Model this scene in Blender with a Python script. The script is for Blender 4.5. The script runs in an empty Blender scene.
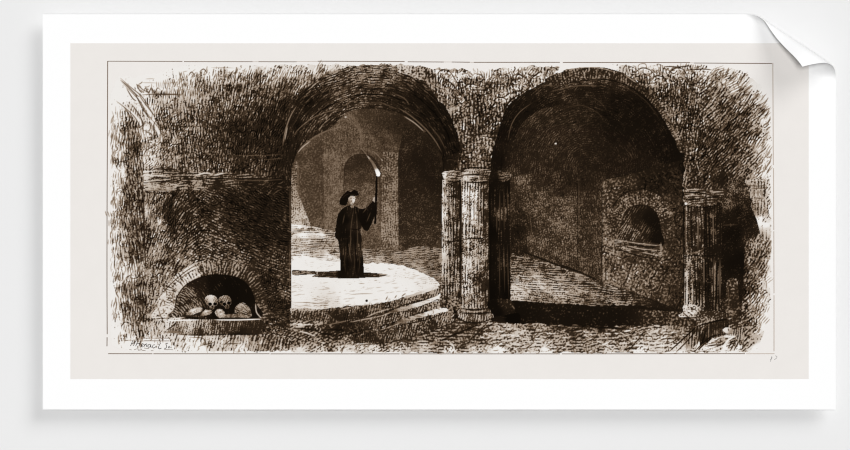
import bpy, bmesh, math
import numpy as np
# One picture millimetre is one photo pixel: the print hangs flat in front of a pale wall.
AMB, FRONT, SUN, SANG, SDX, SDZ, EXPO = .056, 2.47, 1.4, 34, .78, .85, 0.0
WALLV = 235.5; CREAM = (236, 232, 228); INKADD = (2, -15, -31)
# ---------------------------------------------------------------- the engraving, as ink values on a fine grid
import numpy as np, math
S = 2                                   # grid cells per millimetre of print
OX, OY, EX, EY = 104, 56, 782, 360
GW, GH = (EX-OX)*S+1, (EY-OY)*S+1
PAPER = 236.0
YY, XX = np.mgrid[0:GH, 0:GW]
PX = OX + XX/S; PY = OY + YY/S
VAL = np.full((GH, GW), PAPER)          # lightness of the print, 0..255
OWN = np.zeros((GH, GW), np.int16)      # which part of the picture a cell belongs to
PARTS = ['']                            # 'part/sub-part' paths
NW, NH = 1440, 640
FX = np.fft.rfftfreq(NW, 1/S)[None, :].astype(np.float32); FY = np.fft.fftfreq(NH, 1/S)[:, None].astype(np.float32)
_c = {}; _w = []
def _field(key, mask):
    if key in _c: return _c[key]
    rng = np.random.default_rng(sum(ord(ch)*(i+1) for i, ch in enumerate(str(key))))
    if len(_w) < 6: _w.append(np.fft.rfft2(rng.standard_normal((NH, NW), dtype=np.float32)).astype(np.complex64))
    k = int(rng.integers(len(_w))); dx, dy = rng.integers(0, NW), rng.integers(0, NH)
    f = np.fft.irfft2(_w[k]*mask(), s=(NH, NW)).astype(np.float32)
    f = np.roll(f, (int(dy), int(dx)), (0, 1))[:GH, :GW]
    f -= f.mean(); f /= f.std()
    _c[key] = f
    return f
def ring(period, bw=.28, seed=0):       # wormy rubble texture
    return _field(('r', period, bw, seed), lambda: np.exp(-(np.hypot(FX, FY)-1/period)**2/(2*(bw/period)**2)))
def soft(sig, seed=0):
    return _field(('s', sig, seed), lambda: np.exp(-(FX**2+FY**2)*(2*math.pi*sig)**2/2))
def gab(ang, period, along=.16, across=.3, seed=0):  # hatching: ang is the direction of the lines, 90 upright, 45 rising to the right
    a = math.radians(ang); dx, dy = math.cos(a), -math.sin(a); nx, ny = -dy, dx
    def m():
        u = FX*nx+FY*ny; v = FX*dx+FY*dy; f0 = 1/period
        return (np.exp(-(u-f0)**2/(2*(across*f0)**2))+np.exp(-(u+f0)**2/(2*(across*f0)**2)))*np.exp(-v**2/(2*(along*f0)**2))
    return _field(('g', round(ang, 1), period, along, across, seed), m)
def flow(A, period, n=9, seed=0):      # hatching that follows an angle field A (degrees)
    out = np.zeros((GH, GW)); w2 = np.zeros((GH, GW))
    for k in range(n):
        ak = 180*k/n
        w = np.maximum(0, np.cos(np.radians(A-ak)))**24 + np.maximum(0, -np.cos(np.radians(A-ak)))**24
        out += w*gab(ak, period, seed=seed); w2 += w*w
    return out/np.sqrt(w2+1e-9)
def around(cx, cy, off=90): return np.degrees(np.arctan2(-(PY-cy), PX-cx))+off
def curve(p, closed=True, n=5):         # smooth line through the points
    q = []; m = len(p)
    for i in range(m if closed else m-1):
        g = (lambda k: p[k % m]) if closed else (lambda k: p[min(max(k, 0), m-1)])
        a, b, c, d = g(i-1), g(i), g(i+1), g(i+2)
        for j in range(n):
            t = j/n
            q.append(tuple(.5*(2*b[k]+(c[k]-a[k])*t+(2*a[k]-5*b[k]+4*c[k]-d[k])*t*t+(3*b[k]-a[k]-3*c[k]+d[k])*t**3) for k in (0, 1)))
    if not closed: q.append(p[-1])
    return q
def inside(poly, X, Y):
    r = np.zeros(X.shape, bool); n = len(poly)
    for i in range(n):
        x0, y0 = poly[i][0], poly[i][1]; x1, y1 = poly[(i+1) % n][0], poly[(i+1) % n][1]
        if y0 == y1: continue
        r ^= ((Y >= min(y0, y1)) & (Y < max(y0, y1))) & (X < (x1-x0)*(Y-y0)/(y1-y0)+x0)
    return r
def idw(pts, X, Y, p=3.0):
    n = np.zeros(X.shape); d = np.zeros(X.shape)
    for x, y, v in pts:
        w = 1/((X-x)**2+(Y-y)**2+6)**(p/2); n += w*v; d += w
    return n/d
def probit(a):                          # inverse of the normal distribution, rational approximation
    a = np.clip(a, .003, .997); t = np.sqrt(-2*np.log(np.minimum(a, 1-a)))
    z = t-(2.515517+.802853*t+.010328*t*t)/(1+1.432788*t+.189269*t*t+.001308*t**3)
    return np.where(a < .5, -z, z)
def Phi(x): return 1/(1+np.exp(-1.702*x))
INK0 = 14.0; SM = .95; SKEW = (.38, .85); MOT = (.45, .5, .3); MOTN = math.sqrt(1+sum(k*k for k in MOT))
def ink(V, N, s):                       # turns a tone into lines of that mean tone; small s = crisp lines
    a = 1-(V-INK0)/(PAPER-INK0)
    c = Phi((probit(a)*math.sqrt(1+s*s)+N)/s)
    return PAPER-(PAPER-INK0)*c
def bbox(poly, m=1):
    x0 = min(p[0] for p in poly)-m; x1 = max(p[0] for p in poly)+m; y0 = min(p[1] for p in poly)-m; y1 = max(p[1] for p in poly)+m
    i0 = max(0, int((x0-OX)*S)); i1 = min(GW, int((x1-OX)*S)+2); j0 = max(0, int((y0-OY)*S)); j1 = min(GH, int((y1-OY)*S)+2)
    return slice(j0, j1), slice(i0, i1)
def own_id(path):
    if path not in PARTS: PARTS.append(path)
    return PARTS.index(path)
def area(path, poly, tones, tex=None, s=.9, rough=0.0, smooth=False, p=4.2, k=1.0):
    if smooth: poly = curve(poly)
    sl = bbox(poly, 2); X = PX[sl]; Y = PY[sl]
    if rough:
        X = X+rough*soft(1.6, 1)[sl]; Y = Y+rough*soft(1.6, 2)[sl]
    m = inside(poly, X, Y)
    V = idw(tones, PX[sl], PY[sl], p) if isinstance(tones, list) else np.full(m.shape, float(tones))
    if tex is not None:
        N = (tex[sl]+MOT[0]*ring(6, .4)[sl]+MOT[1]*soft(2.6, 3)[sl]+MOT[2]*ring(2, .3, 60)[sl])/MOTN
        D = ink(V, N, s*SM)-V           # crisp dark lines on a softer ground
        D = np.where(D > 0, D*(SKEW[0]+.38*np.clip((110-V)/50, 0, 1)), D*SKEW[1])
        D -= D[m].mean() if m.any() else 0
        V = np.minimum(V+D*k*np.clip(V/95, .3, 1), 237)
    VAL[sl] = np.where(m, V, VAL[sl])
    if path: OWN[sl] = np.where(m, own_id(path), OWN[sl])
def line(pts, w=.8, v=25, al=.9, taper=True, sm=True):
    if sm and len(pts) > 2: pts = curve(list(pts), False, 4)
    sl = bbox(pts, w+1.5); X = PX[sl]; Y = PY[sl]
    if X.size == 0: return
    best = np.zeros(X.shape); n = len(pts)-1
    for i in range(n):
        (x0, y0), (x1, y1) = pts[i][:2], pts[i+1][:2]; dx, dy = x1-x0, y1-y0; L = dx*dx+dy*dy+1e-9
        t = np.clip(((X-x0)*dx+(Y-y0)*dy)/L, 0, 1); d = np.hypot(X-x0-t*dx, Y-y0-t*dy)
        g = (i+t)/n; ww = w*(1-.75*np.abs(2*g-1)**3) if taper else w
        best = np.maximum(best, np.clip(ww/2+.35-d, 0, .7)/.7*np.minimum(1, (ww+.15)))
    if isinstance(v, tuple):            # lighter or darker than what is printed there
        B = VAL[sl]; k = v[0]*np.clip((B+25)/120, 0, 1.3) if v[0] > 0 else v[0]*np.clip(B/120, .2, 1.2)
        VAL[sl] = np.clip(B+k*best*al, 8, np.maximum(B, 237))
    else: VAL[sl] += (v-VAL[sl])*best*al
def hatch(poly, ang, length, gap, w=.7, v=40, al=.8, jit=12, seed=1, bend=.6, keep=1.0):
    rng = np.random.default_rng(seed)
    x0 = min(p[0] for p in poly); x1 = max(p[0] for p in poly); y0 = min(p[1] for p in poly); y1 = max(p[1] for p in poly)
    n = int((x1-x0)*(y1-y0)/(gap*length)*keep)
    P = np.stack([rng.uniform(x0, x1, n), rng.uniform(y0, y1, n)], 1)
    ok = inside(poly, P[:, 0], P[:, 1])
    for x, y in P[ok]:
        av = ang(x, y) if callable(ang) else ang
        a = math.radians(av+rng.normal(0, jit)); L = length*rng.uniform(.5, 1.2)/2
        dx, dy = math.cos(a)*L, -math.sin(a)*L; b = rng.normal(0, bend)
        line([(x-dx, y-dy), (x-dy/L*b, y+dx/L*b), (x+dx, y+dy)], w*rng.uniform(.6, 1.3), v, al*rng.uniform(.6, 1))
def lines(v, w, al, *ls):
    for l in ls: line(l, w, v, al)
def mix(*a):
    t = sum(k*f for k, f in a); return t/math.sqrt(sum(k*k for k, f in a))
def blob(path, cx, cy, rx, ry, v, rot=0, s=.8, tex=None, rough=0):
    a = math.radians(rot)
    area(path, [(cx+rx*math.cos(t)*math.cos(a)-ry*math.sin(t)*math.sin(a), cy+rx*math.cos(t)*math.sin(a)+ry*math.sin(t)*math.cos(a)) for t in [k*math.pi/10 for k in range(20)]], v, tex, s, rough)

def scratch(poly, ang, length, gap, amp=55, jit=14, seed=1, w=.85, sl=None):   # loose engraver's strokes, dark and light, over a region
    hatch(poly, ang, length, gap, w, (-amp*1.45,), .9, jit, seed*7+1)
    hatch(poly, ang, length, gap*1.3, w, (amp*.6,), .9, jit, seed*7+2)
def clusters(poly, ang, length, gap, n, seed, v=(-75,), w=.8, al=.9, dens=1.0, light=32):   # little groups of parallel strokes
    rng = np.random.default_rng(seed)
    xs = [p[0] for p in poly]; ys = [p[1] for p in poly]
    m = int((max(xs)-min(xs))*(max(ys)-min(ys))/(length*gap*n)*dens)
    P = np.stack([rng.uniform(min(xs), max(xs), m), rng.uniform(min(ys), max(ys), m)], 1)
    for x, y in P[inside(poly, P[:, 0], P[:, 1])]:
        a = math.radians((ang(x, y) if callable(ang) else ang)+rng.normal(0, 9)); ux, uy = math.cos(a), -math.sin(a)
        sl = rng.normal(0, .35); nn = int(n*rng.uniform(.6, 1.4))
        for i in range(nn):
            o = (i-nn/2)*gap; L = length*rng.uniform(.7, 1.1)/2
            cx, cy = x-uy*o+ux*o*sl, y+ux*o+uy*o*sl
            line([(cx-ux*L, cy-uy*L), (cx+ux*L, cy+uy*L)], w*rng.uniform(.8, 1.2), v, al)
            if light: line([(cx-ux*L-uy*gap/2, cy-uy*L+ux*gap/2), (cx+ux*L-uy*gap/2, cy+uy*L+ux*gap/2)], w*.9, (light,), al)
def cobbles(poly, size, seed, dens=1.0, dark=-80, light=32):      # outlines of rough stones
    rng = np.random.default_rng(seed)
    xs = [p[0] for p in poly]; ys = [p[1] for p in poly]
    m = int((max(xs)-min(xs))*(max(ys)-min(ys))/(size*size*2.2)*dens)
    P = np.stack([rng.uniform(min(xs), max(xs), m), rng.uniform(min(ys), max(ys), m)], 1)
    for x, y in P[inside(poly, P[:, 0], P[:, 1])]:
        r = size*rng.uniform(.5, 1.1)/2*1.2; t0 = rng.uniform(0, 6.3); q = rng.uniform(.6, 1)
        pts = [(x+r*rng.uniform(.8, 1.2)*math.cos(t0+k*.75), y+r*q*rng.uniform(.8, 1.2)*math.sin(t0+k*.75)) for k in range(rng.integers(4, 8))]
        line(pts, .9, (dark,), .9); line([(a+(x-a)*.25, b+(y-b)*.25) for a, b in pts[:4]], .9, (light,), .8)
def draw():
    worm = mix((1, ring(3.4)), (.5, ring(2.2, .3, 1)))
    wormf = mix((1, ring(2.6, .3, 2)), (.6, ring(1.7, .3, 3)))
    speck = mix((1, ring(1.9, .35, 4)), (.6, ring(3.2, .3, 5)))
    vert = mix((1, gab(88, 2.9)), (.6, gab(78, 2.4)), (.5, ring(2.6, .3, 6)))
    vertf = mix((1, gab(90, 2.3)), (.5, ring(2, .3, 7)))
    hor = mix((1, gab(2, 2.3, .12)), (.5, gab(-6, 1.9)), (.45, ring(2.3, .3, 8)))
    diag = mix((1, gab(55, 2.8)), (.4, ring(2.4, .3, 9)))
    # ---------------- rubble wall of the whole left side and the vault spandrels
    A = 95-PX*0; A = A-25*np.clip((PX-180)/120, 0, 1)
    lw = mix((1, flow(A, 2.8)), (.55, ring(2.7, .3, 10)))
    tones = [(110,62,236),(150,70,236),(180,68,234),(192,74,232),(210,72,228),(235,71,224),(250,72,215),(270,71,210),(290,73,205),(310,71,195),(330,68,200),(350,64,200),
      (118,82,236),(125,84,232),(140,84,236),(160,84,236),(172,88,226),(185,84,205),(200,82,170),(230,80,150),(260,80,125),(290,82,105),(310,82,90),(330,75,90),
      (113,95,236),(118,104,228),(122,94,236),(140,93,225),(160,97,165),(180,95,150),(210,93,130),(240,93,105),(265,92,75),(290,92,60),
      (112,112,236),(120,112,220),(128,112,175),(146,106,215),(150,118,195),(165,110,140),(190,110,125),(215,108,100),(235,112,70),(260,110,55),(285,110,45),
      (112,125,236),(117,127,215),(130,127,108),(145,132,215),(160,125,125),(190,125,120),(213,124,70),(240,127,32),(265,124,35),(285,128,32),
      (111,140,236),(118,142,210),(135,144,108),(150,147,190),(170,142,125),(195,140,100),(215,142,65),(240,142,40),(270,142,35),(290,140,30),
      (111,155,236),(118,157,215),(130,157,115),(150,160,205),(162,165,150),(180,155,90),(200,155,85),(220,155,60),(250,155,50),(285,158,28),
      (111,170,232),(120,172,210),(135,170,108),(150,172,165),(165,176,110),(190,172,100),(215,172,80),(250,172,50),(285,172,35),
      (111,190,236),(117,190,225),(127,188,100),(140,190,79),(112,203,232),(119,203,225),(130,205,100),(142,208,72),
      (111,220,236),(116,222,205),(126,222,115),(140,222,82),(111,232,236),(120,236,200),(135,240,86),(112,250,225),(125,252,140),(138,250,86),(113,268,236),(120,266,220),
      (112,280,232),(122,279,205),(132,278,205),(140,284,93),(113,295,232),(120,297,200),(128,290,115),(140,300,86),(152,290,130),(160,305,120),
      (112,312,236),(118,316,215),(127,308,136),(140,318,100),(150,315,130),(162,322,180),(118,335,236),(130,330,190),(145,328,160),(156,331,170),(165,330,190),
      (128,342,236),(150,342,236),(167,344,232),(118,350,236),(165,351,236)]
    area('rubble_wall', [(111,345),(111,98),(119,77),(150,75),(184,66),(245,66),(330,65),(400,64),(430,68),(470,70),(470,175),(300,182),(292,351),(170,351),(128,351)], tones, lw, .5, .8)
    scratch([(165,80),(330,68),(300,95),(286,120),(240,110),(180,125),(160,110)], lambda x, y: 85-28*min(max((x-180)/110, 0), 1), 8, 3, 60, 12, 11)
    scratch([(150,115),(235,105),(286,115),(284,175),(150,172)], lambda x, y: 70+40*math.sin(x*.11+y*.07), 5.5, 3.2, 55, 22, 12)
    scratch([(112,110),(146,110),(150,200),(145,340),(112,340)], 86, 8, 3, 60, 12, 13)
    scratch([(146,290),(168,322),(150,345),(125,345)], 80, 8, 3, 60, 16, 14)
    clusters([(160,76),(255,70),(262,90),(240,112),(200,150),(165,140)], 86, 6.5, 2.1, 6, 41)
    clusters([(250,72),(330,68),(300,100),(286,140),(255,140),(240,100)], 66, 7, 2.1, 6, 42)
    clusters([(150,120),(240,110),(284,120),(284,172),(150,172)], lambda x, y: 72+35*math.sin(x*.13+y*.1), 4.5, 2, 5, 43)
    cobbles([(150,100),(240,95),(240,172),(150,172)], 7, 44, .6)
    clusters([(114,112),(146,112),(150,215),(145,300),(122,330),(113,300)], 86, 8, 2.4, 5, 45, v=(-85,))
    # roots and branches at the upper left
    lines(232, 3.2, .95, [(121,79),(132,89),(142,99),(150,112),(157,124)], [(118,102),(130,111),(140,121),(146,131)], [(150,118),(159,132),(162,142)])
    lines(60, .8, .85, [(121,78),(131,87),(142,96),(150,108),(158,121)], [(123,83),(134,94),(141,102),(148,114),(156,124)], [(117,101),(127,109),(136,118),(143,130)],
          [(124,106),(131,117),(136,127)], [(137,84),(144,90),(150,92)], [(139,93),(143,100),(152,112),(158,120)], [(140,129),(149,131),(151,125),(145,121)], [(158,118),(161,130),(161,142)], [(141,95),(158,94),(186,94)])
    hatch([(137,83),(162,83),(162,94),(142,94)], 45, 5, 4, .8, 70, .8, 50, 3)
    hatch([(180,72),(300,66),(330,66),(300,84),(262,82),(255,74),(185,82)], 60, 8, 3.2, .7, 60, .7, 14, 4)
    hatch([(300,66),(345,64),(315,84),(290,95)], 42, 12, 3, .8, 225, .6, 8, 5)
    hatch([(255,74),(310,70),(300,98),(255,98)], 50, 8, 3.2, .7, 205, .5, 12, 55)
    hatch([(165,85),(255,76),(250,120),(170,120)], 85, 8, 3.4, .7, 215, .45, 12, 6)
    hatch([(160,95),(235,90),(215,175),(160,175)], 65, 5, 4.5, .6, 215, .4, 50, 66)
    hatch([(112,118),(145,118),(145,340),(122,340),(112,300)], 88, 9, 3.4, .85, 55, .75, 10, 7)
    hatch([(112,118),(145,118),(145,340),(116,330),(112,300)], 85, 6, 7, .9, 232, .7, 20, 8)
    hatch([(145,130),(170,120),(175,165),(150,178)], 70, 5, 4, .8, 60, .7, 40, 9)
    cobbles([(152,100),(240,95),(284,130),(284,172),(150,172)], 9, 83, .9, -95, 60); cobbles([(114,120),(146,120),(146,330),(120,330)], 9, 84, .5, -100, 40)
    clusters([(142,95),(172,95),(170,118),(150,118)], 88, 8, 2.4, 6, 90, v=(-95,)); clusters([(120,106),(140,118),(146,150),(118,150)], 88, 9, 2.6, 5, 91, v=(-95,))
    lines(50, 1, .85, [(137,84),(140,90),(143,93)], [(144,93),(146,88),(149,93),(152,88),(155,93),(158,88),(161,90)], [(121,80),(128,86),(136,94),(140,97)], [(127,88),(133,98),(137,101)], [(135,92),(143,108),(151,120)], [(139,128),(144,124),(141,118)], [(132,104),(138,112),(143,122),(143,132)], [(146,132),(152,134),(153,140)])
    lines(60, .9, .85, [(158,118),(154,126),(156,134)], [(170,120),(176,126),(184,124)], [(172,122),(178,130)], [(150,94),(165,94.5),(186,95)], [(189,76),(192,72),(196,76)], [(200,72),(204,69),(208,73)])
    hatch([(180,74),(196,74),(205,68),(262,72),(262,80),(182,92)], 82, 7, 2.6, .85, 45, .8, 10, 96)
    # ---------------- block pier on the left
    cav = around(218, 330)
    A2 = np.where(PX > 205, -25, 80-(PX-150)*.9)
    pt = mix((1, flow(A2, 2.7, seed=3)), (.7, ring(2.5, .3, 11)), (.5, flow(A2+50, 2.9, seed=4)*np.clip((PX-195)/30, 0, 1)))
    pier = [(145,182),(292,180),(292.5,347),(260,351),(185,351),(166,336),(150,318),(147,290),(144,240)]
    area('block_pier', pier,
      [(150,186,90),(178,193,60),(200,188,60),(240,188,40),(280,186,30),(150,202,120),(147,210,175),(153,215,129),(165,205,81),(172,215,60),(185,205,64),(210,205,55),(240,205,30),(275,205,28),
       (150,225,107),(156,222,137),(165,228,90),(175,225,68),(190,225,81),(215,225,75),(235,225,42),(252,222,22),(270,225,30),(285,215,35),(155,240,107),(160,236,111),(175,240,98),(200,238,94),(222,240,75),(245,240,38),(262,240,25),(284,240,35),
       (155,255,120),(178,253,116),(195,252,86),(215,255,95),(235,254,80),(255,256,55),(272,258,50),(286,258,60),(155,275,150),(165,272,120),(150,290,125),(280,275,50),(270,285,45),(286,290,55),
       (160,300,165),(155,310,140),(165,312,190),(272,310,50),(286,305,38),(283,322,48),(265,330,55),(270,340,90),(262,344,140),(285,341,90),(170,322,175),(165,332,180),(180,344,200),(210,346,200),(240,345,180),(285,349,170),(230,350,228),(200,350,232),(260,350,215)],
      pt, .48, .3)
    area('block_pier', [(168,334),(262,334),(291,338),(291,348),(262,351),(185,351),(172,344)],
      [(175,340,190),(190,343,215),(210,342,175),(235,342,150),(255,341,135),(272,340,75),(288,341,80),(200,349,236),(240,349,215),(280,348,170)], mix((1, gab(75, 3.2)), (.5, ring(3, .3, 12))), .42)
    lines(35, 1.6, .8, [(144,191),(144.5,215),(145,245),(147,272)])
    lines(45, .9, .8, [(155,262),(170,258),(192,245)], [(160,268),(180,248)], [(205,255),(230,250),(262,254)])
    hatch([(150,200),(162,200),(162,235),(150,235)], 85, 12, 3, .9, 225, .6, 8, 10)
    hatch([(150,235),(235,235),(240,262),(150,262)], 60, 6, 5, .8, 215, .45, 50, 101)
    hatch([(163,192),(205,192),(180,235),(165,225)], 60, 8, 3, .9, 25, .7, 14, 102)
    scratch([(147,190),(205,190),(200,262),(147,280)], lambda x, y: 80-30*math.sin((x-150)*.06), 7, 3, 55, 18, 15)
    scratch([(195,190),(289,190),(289,260),(225,255),(190,262)], lambda x, y: -25+.35*(y-225), 4.5, 2.6, 55, 10, 16)
    scratch([(258,255),(291,255),(291,345),(262,345)], lambda x, y: 60+50*math.sin(y*.12), 5, 2.8, 50, 25, 17)
    scratch([(147,262),(178,262),(160,300),(150,318)], 70, 7, 3, 55, 30, 18)
    clusters([(150,192),(200,192),(200,250),(150,262)], 78, 7, 2, 5, 46); clusters([(200,190),(288,190),(288,250),(205,258)], lambda x, y: -22+.3*(y-225), 3.6, 2.2, 6, 47, light=40)
    clusters([(262,255),(289,255),(289,335),(266,335)], lambda x, y: 15 if y % 22 < 11 else 80, 4.5, 2, 5, 48); cobbles([(150,230),(240,235),(258,262),(160,275)], 7, 49, .7)
    # cornice of the pier
    area('block_pier/cornice', [(144,171),(170,166),(185,174),(200,172),(228,172),(291,178),(291,184),(180,190),(172,191),(144,191)],
      [(150,172,200),(158,176,130),(175,173,70),(195,175,130),(215,173,110),(225,176,70),(250,176,80),(250,181,25),(285,182,25),(185,184,85),(165,186,150),(220,180,40)], mix((1, gab(3, 2.6, .15)), (.6, ring(2.6, .3, 13))), .5, .4)
    lines(215, 1.6, .9, [(140,176),(152,175.5),(166,175)], [(195,176),(205,173),(214,174.5)], [(215,175),(224,173)])
    lines(25, 1.2, .9, [(153,170),(160,168),(167,170)], [(150,178),(160,177.5),(170,178.5)], [(149,182),(165,181.5),(180,182)], [(185,179),(230,178.5),(291,180)])
    area('block_pier/cornice', [(145.5,184),(178,183.5),(182,182.5),(174,190),(146,190)], [(150,187,165),(170,187,150)], hor, 1.0)
    lines(50, .7, .8, [(146,190.5),(160,190),(174,190)])
    lines(150, .7, .55, [(232,155),(260,155.5),(284,154)], [(225,179.5),(255,180.5),(290,179)], [(262,160),(285,158)])
    # light edge marks on the corner of the pier
    hatch([(262,178),(291,180),(291,196),(270,196)], 30, 9, 4, .9, 125, .7, 25, 11)
    hatch([(278,258),(291,258),(291,335),(278,335)], 20, 5, 4, .7, 130, .55, 45, 12)
    lines(140, .8, .6, [(290.5,185),(290.5,230)], [(290.5,240),(290,290)])
    hatch([(215,205),(285,190),(288,250),(240,262)], -28, 5, 4.2, .6, 110, .5, 8, 13)
    hatch([(190,100),(288,120),(288,172),(215,170)], 62, 6, 5, .6, 105, .5, 14, 14)
    cobbles([(148,195),(235,195),(258,262),(170,270),(148,300)], 9, 81, 1.0, -90, 60); cobbles([(262,262),(290,258),(290,338),(264,338)], 8, 82, 1.3, -70, 75)
    # burial niche
    area('burial_niche/arch_ring', curve([(160,321),(159,305),(163,291),(173,279),(186,268),(203,261),(224,261),(243,264),(257,275),(265,290),(268,305),(267,320)]),
      [(163,312,190),(164,298,185),(171,288,170),(180,277,190),(190,272,195),(200,266,150),(212,267,120),(222,267,110),(235,268,85),(250,277,60),(260,292,50),(264,312,60)],
      mix((1, flow(around(216, 318, 0), 2.8, seed=5)), (.6, ring(2.8, .3, 14))), .5, .3)
    lines(30, .8, .85, [(180,280),(184,287)], [(188,272),(193,280)], [(201,265),(204,274)], [(171,287),(178,291)], [(181,278),(190,272),(202,265)], [(218,262),(219,273)], [(231,263),(229,274)], [(245,268),(240,277)], [(172,287),(181,278)],
          [(157,300),(170,285),(188,270),(203,262)], [(158,306),(163,320),(167,324)])
    lines(228, 1.6, .8, [(184,279),(189,276)], [(191,270),(200,266)], [(176,281),(180,284)], [(163,296),(168,292)], [(194,278),(203,273)])
    hatch([(158,290),(176,290),(176,322),(158,322)], 75, 6, 4, .9, 40, .7, 35, 15)
    rec = curve([(175,318),(175.5,308),(178,296),(187,284.5),(203,276.5),(220,274.5),(238,277.5),(250,287),(256,302),(258,318)])
    area('burial_niche/recess', rec,
      [(178,312,95),(180,300,80),(188,295,75),(196,303,80),(192,310,90),(200,285,35),(215,282,20),(230,285,16),(215,292,20),(205,300,35),(245,295,18),(252,310,22),(235,295,16),(220,312,22),(190,316,60)],
      mix((1, flow(around(170, 320, 90), 2.2, seed=6)), (.3, ring(2.2, .3, 15))), .45)
    line(rec[2:-8], 1.3, 15, .8)
    area('burial_niche/ledge', [(166,319.5),(264,319),(264,333),(255,335),(185,334.5),(166,332)],
      [(170,323,190),(176,330,120),(190,325,165),(205,325,150),(215,328,90),(235,326,70),(255,328,45),(200,332,60),(240,333,30)], mix((1, gab(80, 2.3)), (.6, ring(2, .3, 16))), .5)
    lines(235, 1.4, 1, [(168,320.5),(185,320),(200,319.6)], [(214,319.6),(240,319.6),(263,318.8)])
    lines(20, 1.1, .9, [(183,317),(196,318.4),(213,318.8)], [(176,334),(200,335),(230,334),(262,334)], [(167,330),(173,326),(178,321)])
    lines(120, 2.2, .9, [(167,332),(176,331.5),(184,333)])
    def skull(cx, cy, r, rot, v, sh):
        n0 = 'burial_niche/skull@%d' % round(cx)
        ca, sa = math.cos(math.radians(rot)), math.sin(math.radians(rot))
        T = lambda x, y: (cx+(x*ca-y*sa)*r, cy+(x*sa+y*ca)*r)
        area(n0, curve([T(-1, -.15), T(-.8, -.7), T(-.1, -.95), T(.6, -.8), T(1, -.15), T(.9, .45), T(.62, .65), T(.5, 1.1), T(0, 1.1), T(-.25, .7), T(-.8, .45)]),
             [T(-.6, -.4)+(v,), T(0, -.7)+(v+20,), T(.1, .1)+(v,), T(.9, -.1)+(sh,), T(.2, .95)+(sh+20,), T(-.8, .3)+(sh-10,), T(.6, -.5)+(v-25,)], mix((1, gab(60, 1.6)), (.6, ring(1.7))), 1.2, k=.8)
        for ex, ey in ((-.12, .42), (.62, .3)):
            x, y = T(ex, ey); blob(n0, x, y, .3*r, .27*r, 12)
        x, y = T(.3, .72); blob(n0, x, y, .12*r, .17*r, 20)
        lines(20, .8, .9, [T(.05, .98), T(.5, .95)], [T(-1.05, .1), T(-.7, .6), T(-.25, .9)])
        lines(70, .6, .6, [T(-.8, 0), T(-.5, -.4)], [T(.3, -.7), T(.65, -.4)])
    skull(211.8, 301.2, 6.6, 8, 200, 105)
    def skull2():
        skull(225.6, 301.2, 6.3, -4, 150, 60)
        blob('burial_niche/skull@226', 221.8, 301.6, 1.5, 1.2, 14)
    skull2()
    area('burial_niche/skull@243', curve([(235.5,312),(236,307),(240,303.2),(244,302.6),(248.5,306),(251.5,311),(252,316),(246,314.5),(240,313.2)]), [(240,307,135),(244,304,160),(247,308,150),(238,311,90),(250,314,100)], mix((1, gab(-25, 2)), (.5, ring(2))), .7)
    lines(35, .7, .85, [(237,312),(243,313),(250,316)], [(241,306),(246,309),(250,314)], [(244,304),(248,308)])
    area('burial_niche/bone@195', curve([(188,313),(191,309.5),(197,307.5),(202,307.5),(202.5,310.5),(197,313),(190,315.2)]), [(194,311,205),(200,309,185),(189,314,120)], wormf, 1.2, k=.7)
    area('burial_niche/bone@207', curve([(202,313.5),(206,309.5),(211,309.5),(212.5,312),(209,314.5),(203,315.5)]), [(206,312,190),(210,311,150),(203,315,110)], wormf, 1.2, k=.7)
    area('burial_niche/bone@222', curve([(215.5,312),(218,309),(222,309),(225,312),(226,314),(240,313.5),(249,315.5),(249,317.5),(226,317),(220,317.5),(217,315)]), [(219,311,180),(223,314,160),(228,315.5,110),(240,315.5,120),(248,316,130)], wormf, 1.2, k=.7)
    lines(235, 1.1, .85, [(190,311.5),(197,309)], [(205,311.5),(210,310.5)], [(218,311),(222,310.5)], [(220,314),(223,313.5)], [(256,303),(257,312),(262,318)], [(172,313),(176,318),(184,319)], [(173,318.5),(186,317)])
    lines(12, 1, .85, [(187,317),(197,317.5),(204,316.5),(214,317.5)], [(213,312),(214,316),(218,318)], [(202,306),(207,309),(213,308.5)], [(225,318),(240,318),(248,318.2)])
    hatch([(170,336),(262,335),(262,350),(175,350)], 78, 9, 4, .85, 60, .8, 14, 16)
    hatch([(172,336),(262,336),(262,348),(175,349)], 75, 6, 5, 1.2, 236, .8, 14, 17)
    hatch([(262,338),(291,338),(291,350),(262,350)], 55, 8, 3.5, .9, 200, .5, 35, 18)
    lines(40, .9, .8, [(190,337),(203,338),(206,343),(200,346)], [(203,345),(215,342)], [(224,345),(236,336)], [(222,344),(240,343)])
    # ---------------- left vault: thick arch seen from below
    ringo = curve([(283,182),(284,150),(288,122),(298,98),(316,80),(340,69),(366,64.5),(392,65.5),(414,71),(432,84),(446,100),(455,118),(461,140),(462.5,172),(443,182),(436,160),(420,142),(400,132),(372,126),(345,132),(322,145),(306,165),(300,180)], n=6)
    A3 = around(372, 168)
    arct = mix((1, flow(A3, 2.4, seed=7)), (.55, ring(2.2, .3, 17)))
    area('left_vault', ringo,
      [(284,165,35),(286,145,30),(289,125,35),(300,104,35),(292,108,45),(318,82,90),(335,74,115),(355,69,125),(375,67,140),(395,67,130),(412,73,85),(426,84,50),(445,105,28),(456,130,24),(459,160,30),
       (310,104,22),(325,90,35),(345,80,70),(365,76,75),(385,77,75),(405,84,50),(420,94,25),(436,112,22),(448,135,20),(452,160,22),(300,128,25),(318,108,40),(335,98,55),(350,92,70),(362,90,70),(375,88,48),(395,94,40),(412,104,28),(428,120,24),(440,138,28),(446,158,26),
       (296,148,40),(305,130,55),(318,120,50),(335,108,60),(348,103,80),(360,102,70),(375,100,45),(400,108,32),(425,125,30),(355,110,65),(375,108,48),(395,112,36),(412,120,30),(425,132,28),(330,120,50),(312,136,50)], arct, .6, .4)
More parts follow.
